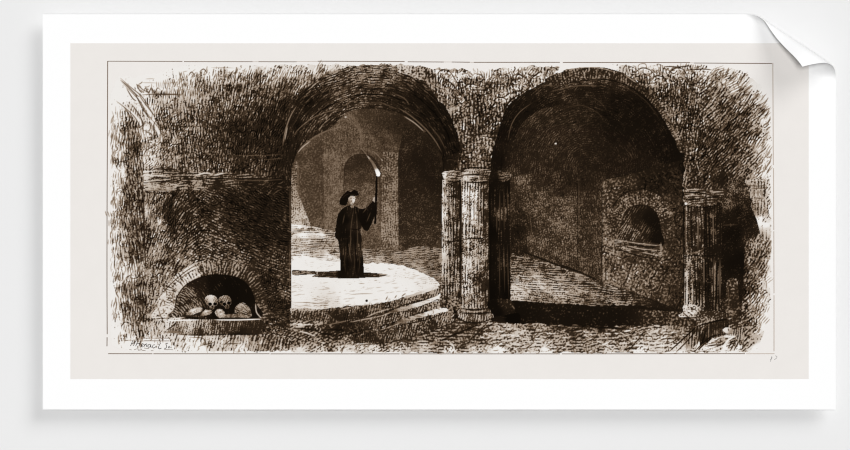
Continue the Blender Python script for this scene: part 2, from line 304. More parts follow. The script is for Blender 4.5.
    scratch(ringo, lambda x, y: math.degrees(math.atan2(-(y-168), x-372))+90, 7, 3, 48, 9, 19, .7)
    hatch([(330,70),(400,66),(425,80),(400,90),(330,92)], lambda x, y: math.degrees(math.atan2(-(y-168), x-372))+90, 8, 4.5, .9, 165, .5, 12, 19)
    hatch([(300,100),(340,90),(420,95),(450,140),(400,110),(300,150)], lambda x, y: math.degrees(math.atan2(-(y-168), x-372))+90, 7, 5.5, .6, 100, .5, 8, 20)
    def arc(cx, cy, rx, ry, a0, a1, w, v, al, wob=.5, sd=0):
        r = np.random.default_rng(sd+int(rx)); n = max(3, int(abs(a1-a0)/7))
        line([(cx+rx*math.cos(math.radians(a0+(a1-a0)*i/n))+r.normal(0, wob), cy-ry*math.sin(math.radians(a0+(a1-a0)*i/n))+r.normal(0, wob)) for i in range(n+1)], w, v, al)
    arc(372, 168, 88, 96, 172, 100, 1, (55,), .8); arc(372, 168, 88, 100, 95, 40, .9, (-70,), .9); arc(372, 168, 84, 86, 150, 70, 1, (45,), .8, sd=1); arc(372, 168, 83, 84, 60, 8, 1.2, (-60,), .9, sd=2)
    arc(372, 168, 80, 76, 165, 60, 1, (50,), .8, sd=3); arc(372, 168, 79, 74, 160, 50, 1.2, (-60,), .9, sd=4); arc(372, 168, 76, 64, 150, 95, 1.2, (60,), .8, sd=5); arc(372, 168, 74, 68, 70, 15, 1, (60,), .8, sd=6); arc(372, 168, 86, 92, 62, 30, 1, (60,), .8, sd=7)
    hatch([(300,75),(335,68),(330,90),(300,105)], 40, 9, 3.6, .8, 150, .5, 10, 21)
    # ---------------- chamber seen through the left vault
    cham = curve([(291,284),(291,262),(291,235),(291,205),(291,185),(292,170),(299,150),(313,137),(332,127),(346,114),(360,109),(385,110),(404,115),(420,127),(433,140),(440,152),(443,172),(443,284),(400,290)], n=5)
    cham = [(max(x, 292), y) for x, y in cham]
    area('chamber', cham,
      [(300,160,72),(312,150,86),(330,135,86),(345,125,90),(352,118,86),(368,115,67),(385,118,53),(400,125,44),(415,135,39),(430,150,36),(438,165,39),
       (310,180,79),(318,200,76),(312,215,76),(330,160,102),(333,180,107),(335,200,107),(330,225,109),(345,140,89),(360,145,83),(375,145,79),(388,140,72),(395,150,72),(405,160,44),(425,180,38),(435,200,42),(415,210,49),(405,230,53),(425,240,51),(440,240,62),
       (315,235,114),(330,238,123),(310,245,165),(330,250,150),(345,250,150),(366,240,109),(390,250,114),(410,255,76),(430,258,90),(300,250,175),(300,257,215),(330,257,205),(370,257,152),(370,262,190),(400,262,118),(425,265,123),(438,272,128),(415,252,72)],
      mix((1, ring(2, .35, 18)), (.7, ring(3.2, .3, 19)), (.5, gab(90, 2.2, seed=8))), 1.15, k=.45)
    scratch([(300,160),(345,120),(400,120),(400,250),(300,250)], lambda x, y: 90+70*math.sin(x*.23)*math.cos(y*.17), 4, 3.4, 30, 40, 20, .7)
    area('chamber/back_wall@left', [(298,262-18),(298,162),(306,150),(323,141),(323,244)], [(300,165,84),(310,160,72),(318,180,72),(305,190,84),(312,205,79),(320,225,87),(316,238,112)], mix((1, ring(3, .3, 20)), (.6, ring(2, .3, 21))), 1.1, k=.45)
    area('chamber/doorway', curve([(344.5,246),(344.5,176),(345,166),(350,157.5),(361,153.5),(372,156),(379,165),(380.5,176),(380.5,246)], n=4), [(350,165,55),(362,160,46),(374,166,49),(350,178,62),(365,175,60),(374,178,62),(350,188,86),(368,188,97),(372,200,92),(350,200,95),(370,220,95),(370,238,89),(350,240,104)], speck, 1.3, k=.55)
    area('chamber/pilaster', [(381,252),(381,160),(384,152),(398,152),(399,252)], [(390,156,87),(390,175,96),(390,195,105),(390,215,121),(390,235,124),(390,250,109)], mix((1, ring(2.6, .3, 22)), (.6, gab(90, 2.4, seed=9))), 1.0, k=.75)
    area('chamber/dark_wall', [(399.5,250),(399.5,150),(405,124),(425,134),(436,146),(442,165),(443,240),(420,252)], [(410,135,40),(402,150,42),(405,165,38),(420,160,32),(435,175,32),(415,190,42),(403,210,50),(418,225,52),(436,215,45),(436,235,60),(405,244,60),(420,248,62)], speck, .9, k=.7)
    lines(50, .8, .6, [(323.3,141),(323.5,200),(323.5,243)], [(381,162),(381,210),(381,250)], [(344,175),(344,205)])
    lines(40, .9, .6, [(344.5,176),(345.5,166),(351,157.5),(361,154),(372,156.5),(379,166),(380.5,178)])
    lines(130, .7, .4, [(325,150),(325,190),(325,225)], [(383,178),(383,245)], [(397.5,165),(397.5,245)])
    lines(120, .9, .55, [(366,128),(372,138),(378,148)], [(326,168),(335,163),(342,168)], [(328,205),(336,214),(342,205)])
    hatch([(326,145),(343,140),(343,230),(326,240)], 20, 5, 5, .6, 130, .4, 45, 22)
    hatch([(300,208),(322,205),(322,238),(306,238)], 5, 7, 4, .6, 125, .45, 10, 23)
    hatch([(383,206),(398,206),(398,248),(383,248)], 45, 4, 4, .6, 145, .4, 45, 24)
    hatch([(300,140),(440,120),(440,250),(300,250)], 80, 4, 7, .6, 40, .35, 40, 25)
    # light on the left jamb and on the stairs of the chamber
    area('chamber/lit_jamb', [(292,243),(292,178),(293.5,168),(298,158),(298,192),(306,212),(313,230),(313,243)], [(294,168,105),(296,180,113),(293,195,138),(297,200,134),(294,215,168),(303,220,172),(308,228,155),(300,235,159),(293,235,168)], mix((1, ring(2.4, .3, 23)), (.5, gab(88, 2.4, seed=10))), 1.3)
    lines(120, 1, .6, [(298.3,160),(298.5,178),(298.5,196)])
    area('chamber/stair', [(292,262),(292,224),(312,226),(340,232),(342,262)], [(300,227,225),(315,229,175),(300,231,150),(325,230,130),(302,235,225),(322,235,205),(335,236,140),(300,241,165),(320,243,130),(337,244,120),(298,250,175),(320,251,155),(338,252,150),(300,258,225),(330,258,210)], hor, .75)
    lines(238, 1.3, .8, [(292,225),(301,226),(312,227)], [(293,234),(310,233.5),(328,235)], [(294,256),(310,257)])
    lines(80, .7, .6, [(292,229),(312,230)], [(292,238.5),(330,239)], [(292,246),(338,247)], [(300,251),(312,247)])
    hatch([(294,243),(340,243),(340,258),(294,258)], 20, 4, 3.5, .7, 225, .5, 30, 26)
    # far floor, grey, then the lit floor
    hf = mix((1, gab(4, 1.9, .12)), (.5, gab(20, 2)), (.4, ring(1.9, .3, 24)))
    area('lit_floor', [(292,257),(342,258),(365,248),(400,251),(418,246),(443,248),(443,290),(292,312)],
      [(372,252,110),(388,254,112),(405,253,112),(425,252,112),(440,255,115),(400,259,125),(425,263,115),(440,268,110),(380,259,150),(370,259,160),(440,276,95),(330,257,205),(300,259,228),(420,268,140)], hf, .9)
    fl = curve([(293,260),(310,259),(340,261.5),(366,263.5),(388,263),(403,266),(418,271),(430,276),(439,282.5),(438,286.5),(425,291),(405,297.5),(385,303),(365,305),(345,308),(325,310.5),(305,310),(293,312)])
    fl = [(max(x, 292), y) for x, y in fl]
    area('lit_floor', fl, [(300,265,234),(330,265,233),(380,270,233),(410,275,232),(430,282,226),(400,290,234),(350,295,234),(300,300,233),(300,309,215),(330,309,215)], hf, .8, .4, k=.6)
    rng = np.random.default_rng(5)
    for k in range(70):
        x = rng.uniform(294, 432); y = rng.uniform(281, 306) if x < 385 else rng.uniform(269, 296)
        if not inside(fl, np.array([x]), np.array([y]))[0]: continue
        L = rng.uniform(1, 4.5); line([(x-L, y+.15*L), (x+L, y-.12*L)], .5, 110, rng.uniform(.35, .8))
    lines(80, .6, .7, [(350,294.5),(362,293.5),(373,293.5)], [(293,302),(310,302.5),(327,304)], [(325,287.5),(330,288)], [(359,283),(365,283.5)], [(303,305),(312,306)])
    # shadow the figure throws on the floor is printed in the same ink
    area('lit_floor', curve([(293,270),(300,270),(316,271),(330,271),(345,270),(364,272),(378,273),(388,274.5),(380,277),(366,277.5),(350,278.5),(330,277.5),(313,276.5),(316,274),(300,275),(293,274.5)]),
      [(295,272,120),(305,273,110),(318,273.5,70),(330,275,45),(345,275,18),(364,275,28),(374,275,55),(385,275,120)], hf, .6)
    lines(240, .8, .9, [(317.5,271),(317.5,275)])
    # ---------------- the figure
    robe_t = mix((1, gab(88, 2.6, .2, seed=11)), (.5, ring(2, .3, 25)))
    area('person/robe', curve([(349.5,205.5),(345,207),(341.5,210),(338.5,214.5),(337,221),(336,229),(335.3,236),(337,238.5),(338.5,241),(340,252),(340.7,264),(341,275),(346,277.5),(356,277.8),(363.5,276.8),(364,266),(363,250),(362,238),(361,229),(363,224),(361,212),(357.5,207.5),(354,205.5)], n=4),
      [(341,215,18),(340,228,20),(345,235,18),(352,215,34),(353,225,42),(350,240,26),(352,255,38),(357,250,45),(360,265,20),(345,265,18),(355,270,30),(346,220,16),(359,215,18)], robe_t, .7)
    area('person/sleeve', curve([(356,207),(361,209),(366,207.5),(371,203.5),(374.5,199.5),(377,202),(376,209),(374.5,217),(371,226),(367.5,231),(363.5,228.5),(360.5,222)], n=4), [(362,213,18),(370,207,22),(373,212,20),(366,222,16),(369,227,20)], robe_t, .7)
    lines(105, .8, .65, [(354,210),(352,222),(351,235),(351,252)], [(357,212),(357.5,226),(358,240),(357,256)], [(352,236),(350,250),(352,262)], [(345,214),(343,224)], [(368,207),(363,213)], [(371,212),(367,222)])
    lines(90, .7, .6, [(346,250),(345,262),(346,272)], [(359,250),(360,262),(359,272)], [(354,246),(355,262),(354,274)])
    lines(10, 1, .7, [(348,236),(348,255),(349,275)], [(355,232),(356,250),(357,275)], [(350,228.5),(356,229.5),(362,228)])
    area('person/sleeve', [(335.5,228),(339,227),(340,238),(336,238.5)], 22.0)
    area('person/face', curve([(349,196.5),(352,195),(355,196),(355.5,199),(354.6,202),(353,204.2),(350.8,203.8),(349,201)], n=4), [(351,198,175),(353.5,200,232),(353,203,215),(350,202,110)])
    lines(40, .7, .85, [(350.6,198.3),(352.2,198.4)], [(353.8,198.4),(354.9,198.3)], [(352,203.2),(354,203)]); lines(60, .8, .8, [(352.2,200),(351.6,202)])
    area('person/collar', curve([(351,205.6),(354,205.2),(354.4,206.8),(352.8,208),(351.3,207)], n=3), 140.0)
    lines(30, .6, .8, [(352.5,206),(353,208.5)])
    area('person/hat', curve([(340,204),(340,200.5),(342,196.5),(345,193.5),(348,190.7),(351,191.8),(354,190),(357,190.5),(359,193),(358.6,195.2),(355,196),(351,196),(349,198),(348,202),(346.3,205),(343,205.3)], n=4), [(345,198,18),(354,193,16)], speck, 1.2)
    lines(75, .6, .6, [(343,198),(346,195),(350,193.5)], [(350,194.5),(356,194.2)])
    area('person/hand', curve([(373,200),(374,197.5),(376.5,196.5),(378.3,198),(378,201),(375.5,202.5)], n=3), [(375,199,185),(377.5,200,120)])
    lines(60, .5, .7, [(374.5,199.3),(377,198.7)], [(375,201),(377.5,200.3)])
    # torch, flame and smoke
    lines(135, 1.4, .4, [(346,116),(353,122),(360,131),(361,140),(358,148)]); lines(118, 3, .5, [(347,112),(356,121),(361,131),(362,142),(361,150)]); lines(60, .7, .5, [(352,112),(362,122),(366,136),(365,148)], [(345,121),(353,128),(357,138),(355,146)]); lines(120, 2, .4, [(361,148),(368,150),(376,155)])
    blob('', 346, 117, 1.1, .9, 190)
    area('torch/staff', [(376.2,175),(378,175),(377.6,198),(376.6,224),(374.4,224),(375.3,198)], 18.0)
    lines(150, .6, .6, [(379.2,178),(378.8,196)])
    area('torch/flame', curve([(377,175.5),(376,172),(373.5,166),(370,160),(367,155.5),(369.5,157),(374,162),(377.5,168),(380,171.5),(380.5,174.5),(379,176.3)], n=4), [(378.5,174,250),(377.5,171.5,240),(375,166,120),(372,161,110),(367.5,156,140)])
    lines(200, .9, .75, [(368,155.5),(370,159.5)], [(381,158.5),(383.5,161)]); lines(150, .9, .6, [(372,150),(378,155),(382,160)], [(361,148),(365,152),(368,156)])
    # light arrises of the left vault
    lines(150, 1.2, .8, [(283,146),(286,130),(291,116),(297,106)]); lines(125, 1, .75, [(292,138),(300,128),(313,118),(330,111),(346,108)], [(299,152),(312,139),(330,130),(350,126)])
    lines(185, 1.1, .85, [(298,153),(303,147),(311,141)], [(285,141),(288,126)], [(404,116),(415,123),(425,132)])
    lines(120, 1.3, .75, [(397,107),(410,115),(425,128),(435,140),(442,152)]); lines(95, .9, .7, [(430,125),(440,138),(446,150)], [(360,105),(380,103),(400,110)])
    lines(130, 1, .6, [(355,84),(366,83),(378,88)], [(348,104),(352,101),(358,102)], [(392,93),(404,98),(410,105)], [(332,96),(350,88)])
    hatch([(335,92),(355,88),(362,106),(335,108)], 10, 6, 4, .9, 125, .5, 15, 27)
    cobbles([(330,72),(372,64),(412,72),(400,86),(370,78),(335,88),(310,104),(300,100)], 7, 88, 1.2, -70, 60); cobbles([(318,96),(345,84),(395,86),(360,106),(330,110)], 7, 89, 1.0, -50, 40)
    # ---------------- masonry between the vaults
    spt = mix((1, gab(88, 3.3, .2, seed=12)), (.9, ring(3.2, .3, 26)))
    area('masonry_spandrel', [(396,64),(420,68),(444,72),(470,73),(500,68),(520,66),(560,66),(548,86),(524,93),(511,102),(503,114),(499,132),(496,170),(444,170),(448,155),(462,152),(459,137),(451,114),(438,97),(424,81),(400,72)],
      [(405,67,168),(420,72,142),(430,78,100),(440,72,225),(442,85,126),(450,95,134),(448,105,126),(455,75,234),(465,80,168),(470,74,236),(475,85,138),(460,100,117),(475,100,109),(490,85,134),(485,74,225),(500,74,180),(510,80,126),(500,90,142),(515,70,220),(525,80,168),(520,90,159),
       (540,72,172),(535,85,142),(550,75,151),(505,100,155),(495,108,134),(500,110,84),(480,115,79),(465,115,88),(460,130,84),(475,130,75),(485,125,71),(495,125,109),(495,133,50),(480,142,126),(490,148,126),(470,145,92),(465,155,67),(450,160,29),(480,158,96),(470,165,75),(490,162,50),(456,150,25)], spt, .42, .6)
    clusters([(428,74),(560,68),(520,95),(500,115),(495,135),(465,135),(448,105)], lambda x, y: 86+25*math.sin(x*.15), 6.5, 2.2, 5, 50, light=38)
    cobbles([(428,74),(560,68),(520,95),(500,115),(495,165),(465,165),(462,135),(448,105)], 8, 51, 1.0)
    scratch([(425,72),(560,68),(520,95),(500,115),(495,135),(462,135),(448,105)], lambda x, y: 84+50*math.sin(x*.09+y*.13), 5.5, 2.8, 62, 22, 21)
    scratch([(462,135),(497,135),(494,168),(446,168)], lambda x, y: 60+70*math.sin(x*.2+y*.3), 4, 3, 55, 40, 22)
    hatch([(400,65),(425,70),(452,112),(440,100),(420,80)], -48, 12, 2.5, .9, 60, .7, 8, 28)
    hatch([(440,82),(470,80),(470,112),(452,112)], 88, 8, 3, .9, 230, .6, 8, 29)
    hatch([(462,72),(500,72),(500,100),(470,100)], 86, 8, 3, .8, 60, .6, 10, 30)
    hatch([(500,70),(560,66),(545,84),(515,95),(500,105)], 25, 6, 3.4, .9, 232, .75, 45, 31)
    hatch([(500,70),(560,66),(545,84),(515,95),(500,105)], 50, 6, 4, .9, 30, .8, 35, 32)
    lines(25, 1.1, .85, [(470,89),(480,90),(490,88.5)], [(461,94),(463,86)], [(500,132),(485,134),(470,136)], [(503,110),(511,100),(522,93)], [(440,76),(452,84),(462,96)], [(530,90),(548,83),(560,80)])
    hatch([(468,140),(496,138),(492,166),(466,166)], 60, 4, 3.5, .9, 205, .6, 45, 33)
    hatch([(468,140),(496,138),(492,166),(466,166)], 60, 4, 4, .8, 25, .7, 45, 34)
    cobbles([(432,74),(470,76),(555,70),(515,92),(500,115),(495,165),(465,165),(462,135),(448,100)], 9, 85, 1.5, -100, 75)
    for L in ([(436,76),(442,70),(450,72),(456,80),(463,92),(458,96)], [(444,80),(452,90),(460,102),(466,108)], [(463,88),(470,84),(478,86)], [(470,90),(470,100),(476,112)], [(492,88),(498,84),(506,86),(508,94),(500,98),(494,94)], [(494,100),(500,97),(507,101),(504,110),(498,113)],
              [(510,78),(518,74),(526,78),(530,86),(522,92),(514,90)], [(516,96),(508,104),(503,116)], [(530,80),(536,90)], [(540,72),(532,78),(528,86)], [(548,70),(545,78),(550,84)], [(455,112),(462,120),(463,132),(470,136)], [(478,118),(488,114),(494,120),(490,128)], [(466,140),(474,144),(472,152),(464,154)], [(480,136),(492,138),(496,144),(492,154),(482,156)], [(470,154),(480,160),(492,162)], [(446,158),(456,160),(458,168)]):
        line(L, 1.1, 18, .8); line([(x+1.3, y+1.2) for x, y in L], 1.1, (60,), .8)
    clusters([(444,84),(466,84),(470,110),(455,106)], 88, 8, 2.2, 6, 92, v=(-95,), light=50); clusters([(478,74),(500,74),(498,90),(476,90)], 88, 8, 2.4, 6, 93, v=(-95,), light=50)
    # ---------------- right vault: near-black soffit
    ro = curve([(492,176),(493,150),(499,130),(504,113),(512,102),(525,92),(545,82),(560,73),(585,68),(610,70),(628,76),(643,88),(656,99),(667,115),(677,134),(683,152),(684.5,175),(683,320),(511,322),(511,180)], n=5)
    bt = mix((1, flow(around(590, 170), 2.2, seed=13)), (.9, ring(1.9, .35, 27)))
    area('right_vault', ro,
      [(497,160,22),(503,130,22),(512,112,25),(530,98,32),(548,88,45),(560,80,80),(575,76,85),(590,76,75),(605,78,62),(620,83,48),(600,88,30),(580,92,34),(560,95,40),(572,100,48),(595,100,36),(620,100,24),(640,110,22),(655,125,22),(670,150,20),(676,170,22),(545,105,28),(530,115,26),
       (560,112,20),(590,115,22),(610,120,22),(625,140,24),(640,160,26),(550,130,36),(540,145,42),(570,140,32),(560,155,38),(590,150,30),(610,160,32),(520,150,40),(517,165,42),(515,185,60),(522,185,80),(530,195,75),(520,215,60),(514,230,40),(514,250,60),
       (535,170,48),(550,180,50),(560,200,70),(545,215,80),(555,230,75),(570,240,68),(572,190,50),(590,170,36),(595,190,48),(590,215,60),(590,240,58),(575,260,62),(540,245,75),(600,200,55)], bt, .72, .3)
    area('right_vault', curve([(511,262),(511,165),(513,146),(520,128),(533,114),(553,106),(575,104),(594,109),(606,119),(616,132),(640,150),(665,165),(680,185),(683,300)], n=4),
      [(516,150,40),(525,130,44),(545,118,46),(565,112,46),(585,112,42),(600,120,28),(612,132,24),(560,130,48),(540,145,48),(580,140,42),(600,145,34),(560,160,44),(530,165,50),(590,165,36),(615,160,32),(640,160,30),(665,175,26),(650,175,28),(560,200,70),(515,200,55)], bt, .9, .4, k=.9)
    scratch(ro[:60], lambda x, y: math.degrees(math.atan2(-(y-170), x-590))+90 if y < 125 else 50+60*math.sin(x*.08), 4, 3.6, 32, 18, 23, .7)
    hatch([(540,85),(600,72),(620,85),(560,92)], 5, 6, 4, .8, 125, .6, 25, 35)
    lines(120, .9, .7, [(508,140),(512,124),(520,112),(532,103)], [(550,92),(575,86),(600,86)], [(540,86),(560,84),(580,83)]); lines(75, .8, .6, [(560,110),(580,105),(598,113),(604,122)], [(590,96),(600,102),(607,110)], [(620,84),(645,100),(660,120)])
    area('right_vault/voussoir', curve([(545,80),(555,74),(570,68.5),(590,67),(612,69),(630,76),(645,88),(657,98),(668,114),(678,132),(684,150),(680,152),(673,136),(663,118),(652,103),(640,92),(622,82),(606,78),(588,79),(570,82),(553,85)], n=4),
      [(552,82,50),(560,78,80),(575,74,75),(585,71,100),(592,74,60),(610,73,80),(625,79,60),(640,88,45),(655,102,55),(667,120,75),(677,140,75)], mix((1, flow(around(590, 170, 0), 3, seed=14)), (.8, ring(2.6, .3, 28))), .55, .3)
    lines(215, 1, .7, [(560,71),(580,67.5),(600,68),(618,73)], [(625,75),(637,83)]); lines(160, 1.2, .7, [(664,112),(670,122),(676,134),(680,145)])
    lines(20, 1.4, .8, [(548,87),(570,83),(590,80),(610,80),(630,87),(648,100),(662,120),(672,138)], [(668,122),(673,125)], [(641,90),(647,92)])
    hatch([(560,100),(660,100),(678,170),(640,190),(540,160)], lambda x, y: 35, 3, 7, .6, 75, .5, 20, 36)
    hatch([(515,115),(600,112),(640,170),(515,165)], lambda x, y: 50, 3, 5.5, .6, 78, .45, 45, 361)
    blob('', 556, 143.5, 1, 1, 215)
    # far wall of the passage
    fw = mix((1, ring(2.2, .35, 29)), (.6, gab(100, 2.2, seed=15)), (.5, ring(3.2, .3, 30)))
    area('passage_wall', [(511,262),(511,178),(530,172),(545,178),(578,170),(603,172),(603,284),(580,274),(553,264),(530,257)],
      [(515,185,58),(523,183,85),(530,196,92),(536,205,80),(520,200,55),(517,220,40),(525,225,45),(516,245,40),(524,250,55),(532,245,85),(540,185,55),(552,180,45),(560,188,48),(550,200,70),(560,205,82),(568,215,85),(555,220,85),(570,230,78),(545,235,80),(560,250,75),(550,258,60),(575,262,62),(575,245,75),
       (574,180,40),(585,178,36),(596,182,45),(585,200,52),(596,205,58),(583,215,55),(596,225,62),(590,240,60),(583,255,62),(596,262,68),(598,275,62)], fw, .85, k=.8)
    area('passage_wall/doorway', [(511,258),(511,214),(518,205),(525,212),(528,252),(523,256)], [(518,215,45),(518,235,30),(520,250,38),(526,240,50)], fw, .8)
    scratch([(513,178),(602,175),(602,280),(560,262),(513,252)], lambda x, y: 90+50*math.sin(x*.13+y*.1), 4, 3.2, 36, 28, 24, .7)
    lines(25, 1, .7, [(578,178),(578,210),(578,272)], [(602.5,188),(602.5,230),(601,280)]); lines(110, .8, .55, [(604,188),(604,220),(605,240)], [(579,178),(579,230)], [(522,180),(530,190),(536,206)], [(530,213),(533,240)])
    hatch([(585,218),(600,218),(600,232),(585,232)], 55, 7, 4, .8, 110, .6, 8, 37); hatch([(585,180),(600,180),(600,260),(585,260)], 65, 7, 6, .6, 90, .5, 10, 371)
    hatch([(535,185),(576,185),(576,255),(535,255)], 70, 4, 5.5, .6, 120, .45, 40, 38)
    # side wall with niche
    sw = mix((1, ring(3.7, .32, 31)), (.5, ring(2.2, .3, 32)), (.3, gab(70, 2.6, seed=16)))
    area('side_wall', [(603,284),(603,180),(625,176),(660,165),(682,160),(684,314),(653,300),(627,291)],
      [(607,190,75),(612,180,60),(630,182,50),(645,175,32),(660,180,30),(675,172,26),(676,190,34),(672,205,50),(678,220,50),(607,205,90),(610,225,95),(607,245,110),(612,258,120),(605,272,110),(620,265,112),(630,258,85),(640,265,90),(650,262,75),(665,258,75),(675,250,60),(680,270,50),(680,235,45),(668,235,80),(668,220,85),
       (640,275,110),(655,275,110),(650,285,112),(665,285,85),(660,293,80),(676,295,50),(680,308,35),(618,278,110),(630,285,105),(645,294,90)], sw, .7, k=.8)
    cobbles([(604,188),(683,165),(683,310),(650,298),(604,283)], 7, 52, 1.0, -60, 40)
    scratch([(604,190),(683,165),(683,310),(650,298),(604,283)], lambda x, y: 80+60*math.sin(x*.15)*math.cos(y*.13), 4.5, 2.8, 48, 35, 25, .75)
    lines(25, 1.6, .8, [(603,282),(627,291),(653,300),(682,312)])
    hatch([(640,255),(682,255),(682,300),(655,298),(640,285)], 42, 7, 3.2, .8, 25, .6, 15, 39); hatch([(605,242),(640,250),(640,286),(606,280)], 75, 5, 4, .8, 160, .5, 50, 40)
    hatch([(640,172),(682,165),(682,205),(672,205),(655,188)], -40, 5, 4, .7, 110, .5, 15, 41); hatch([(665,205),(684,205),(684,300),(665,300)], 60, 4, 4, .7, 100, .5, 50, 42)
    cobbles([(604,188),(683,165),(683,310),(650,298),(604,283)], 8, 86, 1.2, -75, 50)
    area('wall_niche/arch_ring', curve([(607,240),(608,226),(611,211),(619,198),(632,190.5),(646,189.5),(659,195),(669,206),(672,216),(672,244),(662,244),(618,240)], n=4),
      [(611,235,74),(612,220,74),(616,208,71),(624,198,78),(637,194,70),(650,194,70),(662,204,85),(666,212,78),(668,225,66),(667,238,62)], mix((.5, flow(around(641, 228, 0), 3.2, seed=17)), (.9, ring(2.6, .3, 33))), .8)
    lines(22, 1, .85, [(608,226),(611,211),(619,198),(632,190.5),(646,189.5),(659,195),(670,207)], [(614,212),(621,215)], [(619,202),(626,207)], [(628,194),(631,202)], [(640,191),(641,200)], [(651,193),(648,203)], [(661,201),(655,207)], [(660,213),(671,209)])
    lines(180, 1, .7, [(617,209),(623,204)], [(624,201),(630,197)], [(645,196),(649,200)], [(660,209),(668,208)], [(657,201),(662,205)], [(622,222),(623,214),(628,208)], [(633,197),(635,202)])
    nr = curve([(622,240),(621.5,226),(624,214),(631,207),(641,204.5),(651,207.5),(658,216),(661,229),(661.5,246)], n=5)
    area('wall_niche/recess', nr, [(625,222,62),(630,215,48),(636,222,40),(640,210,35),(648,218,24),(655,225,20),(655,238,22),(645,232,40),(635,236,95),(627,236,75),(640,240,60),(630,228,75)], mix((1, gab(60, 2.2, seed=18)), (.6, ring(2.2, .3, 34))), .6)
    line(nr[4:-6], 1, 20, .7)
    area('wall_niche/sill', [(615,238),(640,241),(662,244),(662,256.5),(640,254),(622,249),(615,246)], [(620,241,120),(635,244,60),(650,247,40),(640,250,70),(655,253,90),(622,247,100)], hor, .55)
    lines(190, 1, .85, [(624,241),(640,243.5),(659,245.5)], [(621,247),(640,251.5),(661,256)], [(625,245),(640,248.5),(658,250)]); lines(20, 1.3, .8, [(624,243),(645,246.5),(658,247.5)], [(618,249),(640,256),(660,259)], [(630,250),(645,252)])
    lines(170, 1.1, .8, [(661,242),(661,256)], [(607,250),(615,254),(622,253)])
    # ---------------- floor of the passage and the dark band of shade
    pf = mix((1, gab(-3, 2.3, .13, seed=19)), (.6, ring(2.3, .3, 35)), (.4, gab(-15, 2, seed=3)))
    area('passage_floor', [(511,253),(530,257),(553,264),(580,274),(603,283),(627,291),(653,300),(684,314),(684,326),(511,326)],
      [(514,258,70),(520,262,75),(530,262,72),(545,268,72),(555,272,70),(575,278,78),(515,270,75),(530,270,80),(520,277,165),(535,279,165),(555,279,140),(550,273,95),(570,283,105),(585,284,70),(600,288,72),(520,286,190),(540,286,180),(560,287,165),(520,293,175),(540,293,145),(560,293,165),(578,292,120),(592,292,85),(610,297,120),(625,296,70),(640,300,50),
       (520,300,165),(540,300,120),(560,299,150),(580,299,85),(610,299,125),(628,301,100),(600,303,60),(525,304,120),(545,304,70),(560,304,50),(640,304,38),(665,308,30)], pf, .62, .2, k=1.1)
    band = curve([(508,308),(530,308),(550,305.5),(580,305),(605,305),(640,305),(665,309),(684,315),(684,326),(640,326),(600,326),(560,325.5),(530,324),(505,322)], n=3)
    hatch([(513,276),(600,284),(625,298),(575,304),(513,304)], -3, 9, 3.2, .8, 215, .6, 8, 43); hatch([(513,276),(600,284),(625,298),(575,304),(513,304)], -8, 6, 4, .8, 40, .65, 20, 44)
    hatch([(530,258),(600,288),(560,275),(515,262)], 15, 9, 4, .8, 50, .5, 12, 45); hatch([(600,302),(680,312),(680,318),(600,306)], -2, 12, 4, .7, 85, .5, 6, 46)
    area('passage_floor', band, [(515,312,12),(540,312,13),(570,309,18),(600,309,20),(640,310,28),(670,315,24),(520,319,11),(560,319,13),(600,320,18),(640,321,34),(670,323,38),(580,324,35),(620,324,40)], pf, .8, .8, k=.8)
    lines((45,), .8, .9, [(560,306),(590,307),(610,306)], [(600,312),(640,313),(660,314)], [(590,323),(620,322),(650,323)], [(620,318),(650,317.5)])
    lines(20, 1.8, .8, [(522,251),(540,258),(553,263),(580,273)], [(560,264),(580,272),(597,280)])
    # ---------------- paving along the bottom
    area('paving', [(440,330),(443,300),(511,300),(684,312),(726,312),(745,335),(700,345),(500,345)], [(450,322,60),(470,325,70),(500,318,20),(600,320,25),(684,318,60),(700,325,60),(735,325,70),(745,335,100)], worm, .6)
    area('paving', curve([(404,352.5),(396,346),(420,336),(452,322),(480,320),(511,322),(560,325),(600,326),(684,325),(700,326),(742,322),(744,348),(735,352),(560,352.5)], n=3),
      [(405,348,164),(415,340,106),(430,334,90),(450,328,77),(465,330,82),(440,342,106),(425,348,164),(460,342,98),(462,333,65),(475,332,77),(480,340,106),(450,350,209),(480,350,176),(490,325,139),(500,322,139),(510,326,151),(525,324,114),(540,330,131),(520,335,159),(500,336,151),(510,345,159),(500,351,216),(540,345,164),
       (545,350,213),(560,330,106),(575,327,57),(590,332,102),(610,330,82),(560,340,131),(580,345,122),(600,342,122),(610,350,176),(625,332,73),(640,330,90),(625,342,139),(640,340,168),(655,338,164),(665,345,172),(640,350,213),(680,330,86),(695,330,69),(700,338,98),(690,345,164),(680,350,213),(715,342,73),(715,349,176),(735,340,147),(730,350,213),(600,326,24),(560,325,20)],
      mix((1, gab(0, 3.2, .2, seed=20)), (.8, ring(3, .3, 36))), .5, .5)
    hatch([(490,322),(660,326),(740,340),(735,351),(470,351)], 5, 7, 4, 1.1, 234, .8, 16, 47); hatch([(490,322),(660,326),(740,340),(735,351),(470,351)], 12, 6, 4.5, .9, 25, .85, 22, 48)
    hatch([(400,335),(470,322),(485,345),(410,350)], 10, 9, 3.6, .8, 35, .6, 14, 49); hatch([(400,342),(470,338),(485,350),(410,350)], 8, 8, 4, 1, 220, .6, 12, 50)
    lines(30, 1.2, .8, [(488,322),(480,330),(468,343)], [(500,320),(485,328),(478,336)], [(627,352),(635,343),(642,335)], [(540,322),(535,332),(552,330)])
    lines(20, 2, .8, [(560,325),(600,327),(625,328)], [(480,324),(460,332),(440,341)])
    # ---------------- steps, front to back on the left
    st = mix((1, gab(75, 2.3, seed=21)), (.9, ring(2.6, .3, 37)))
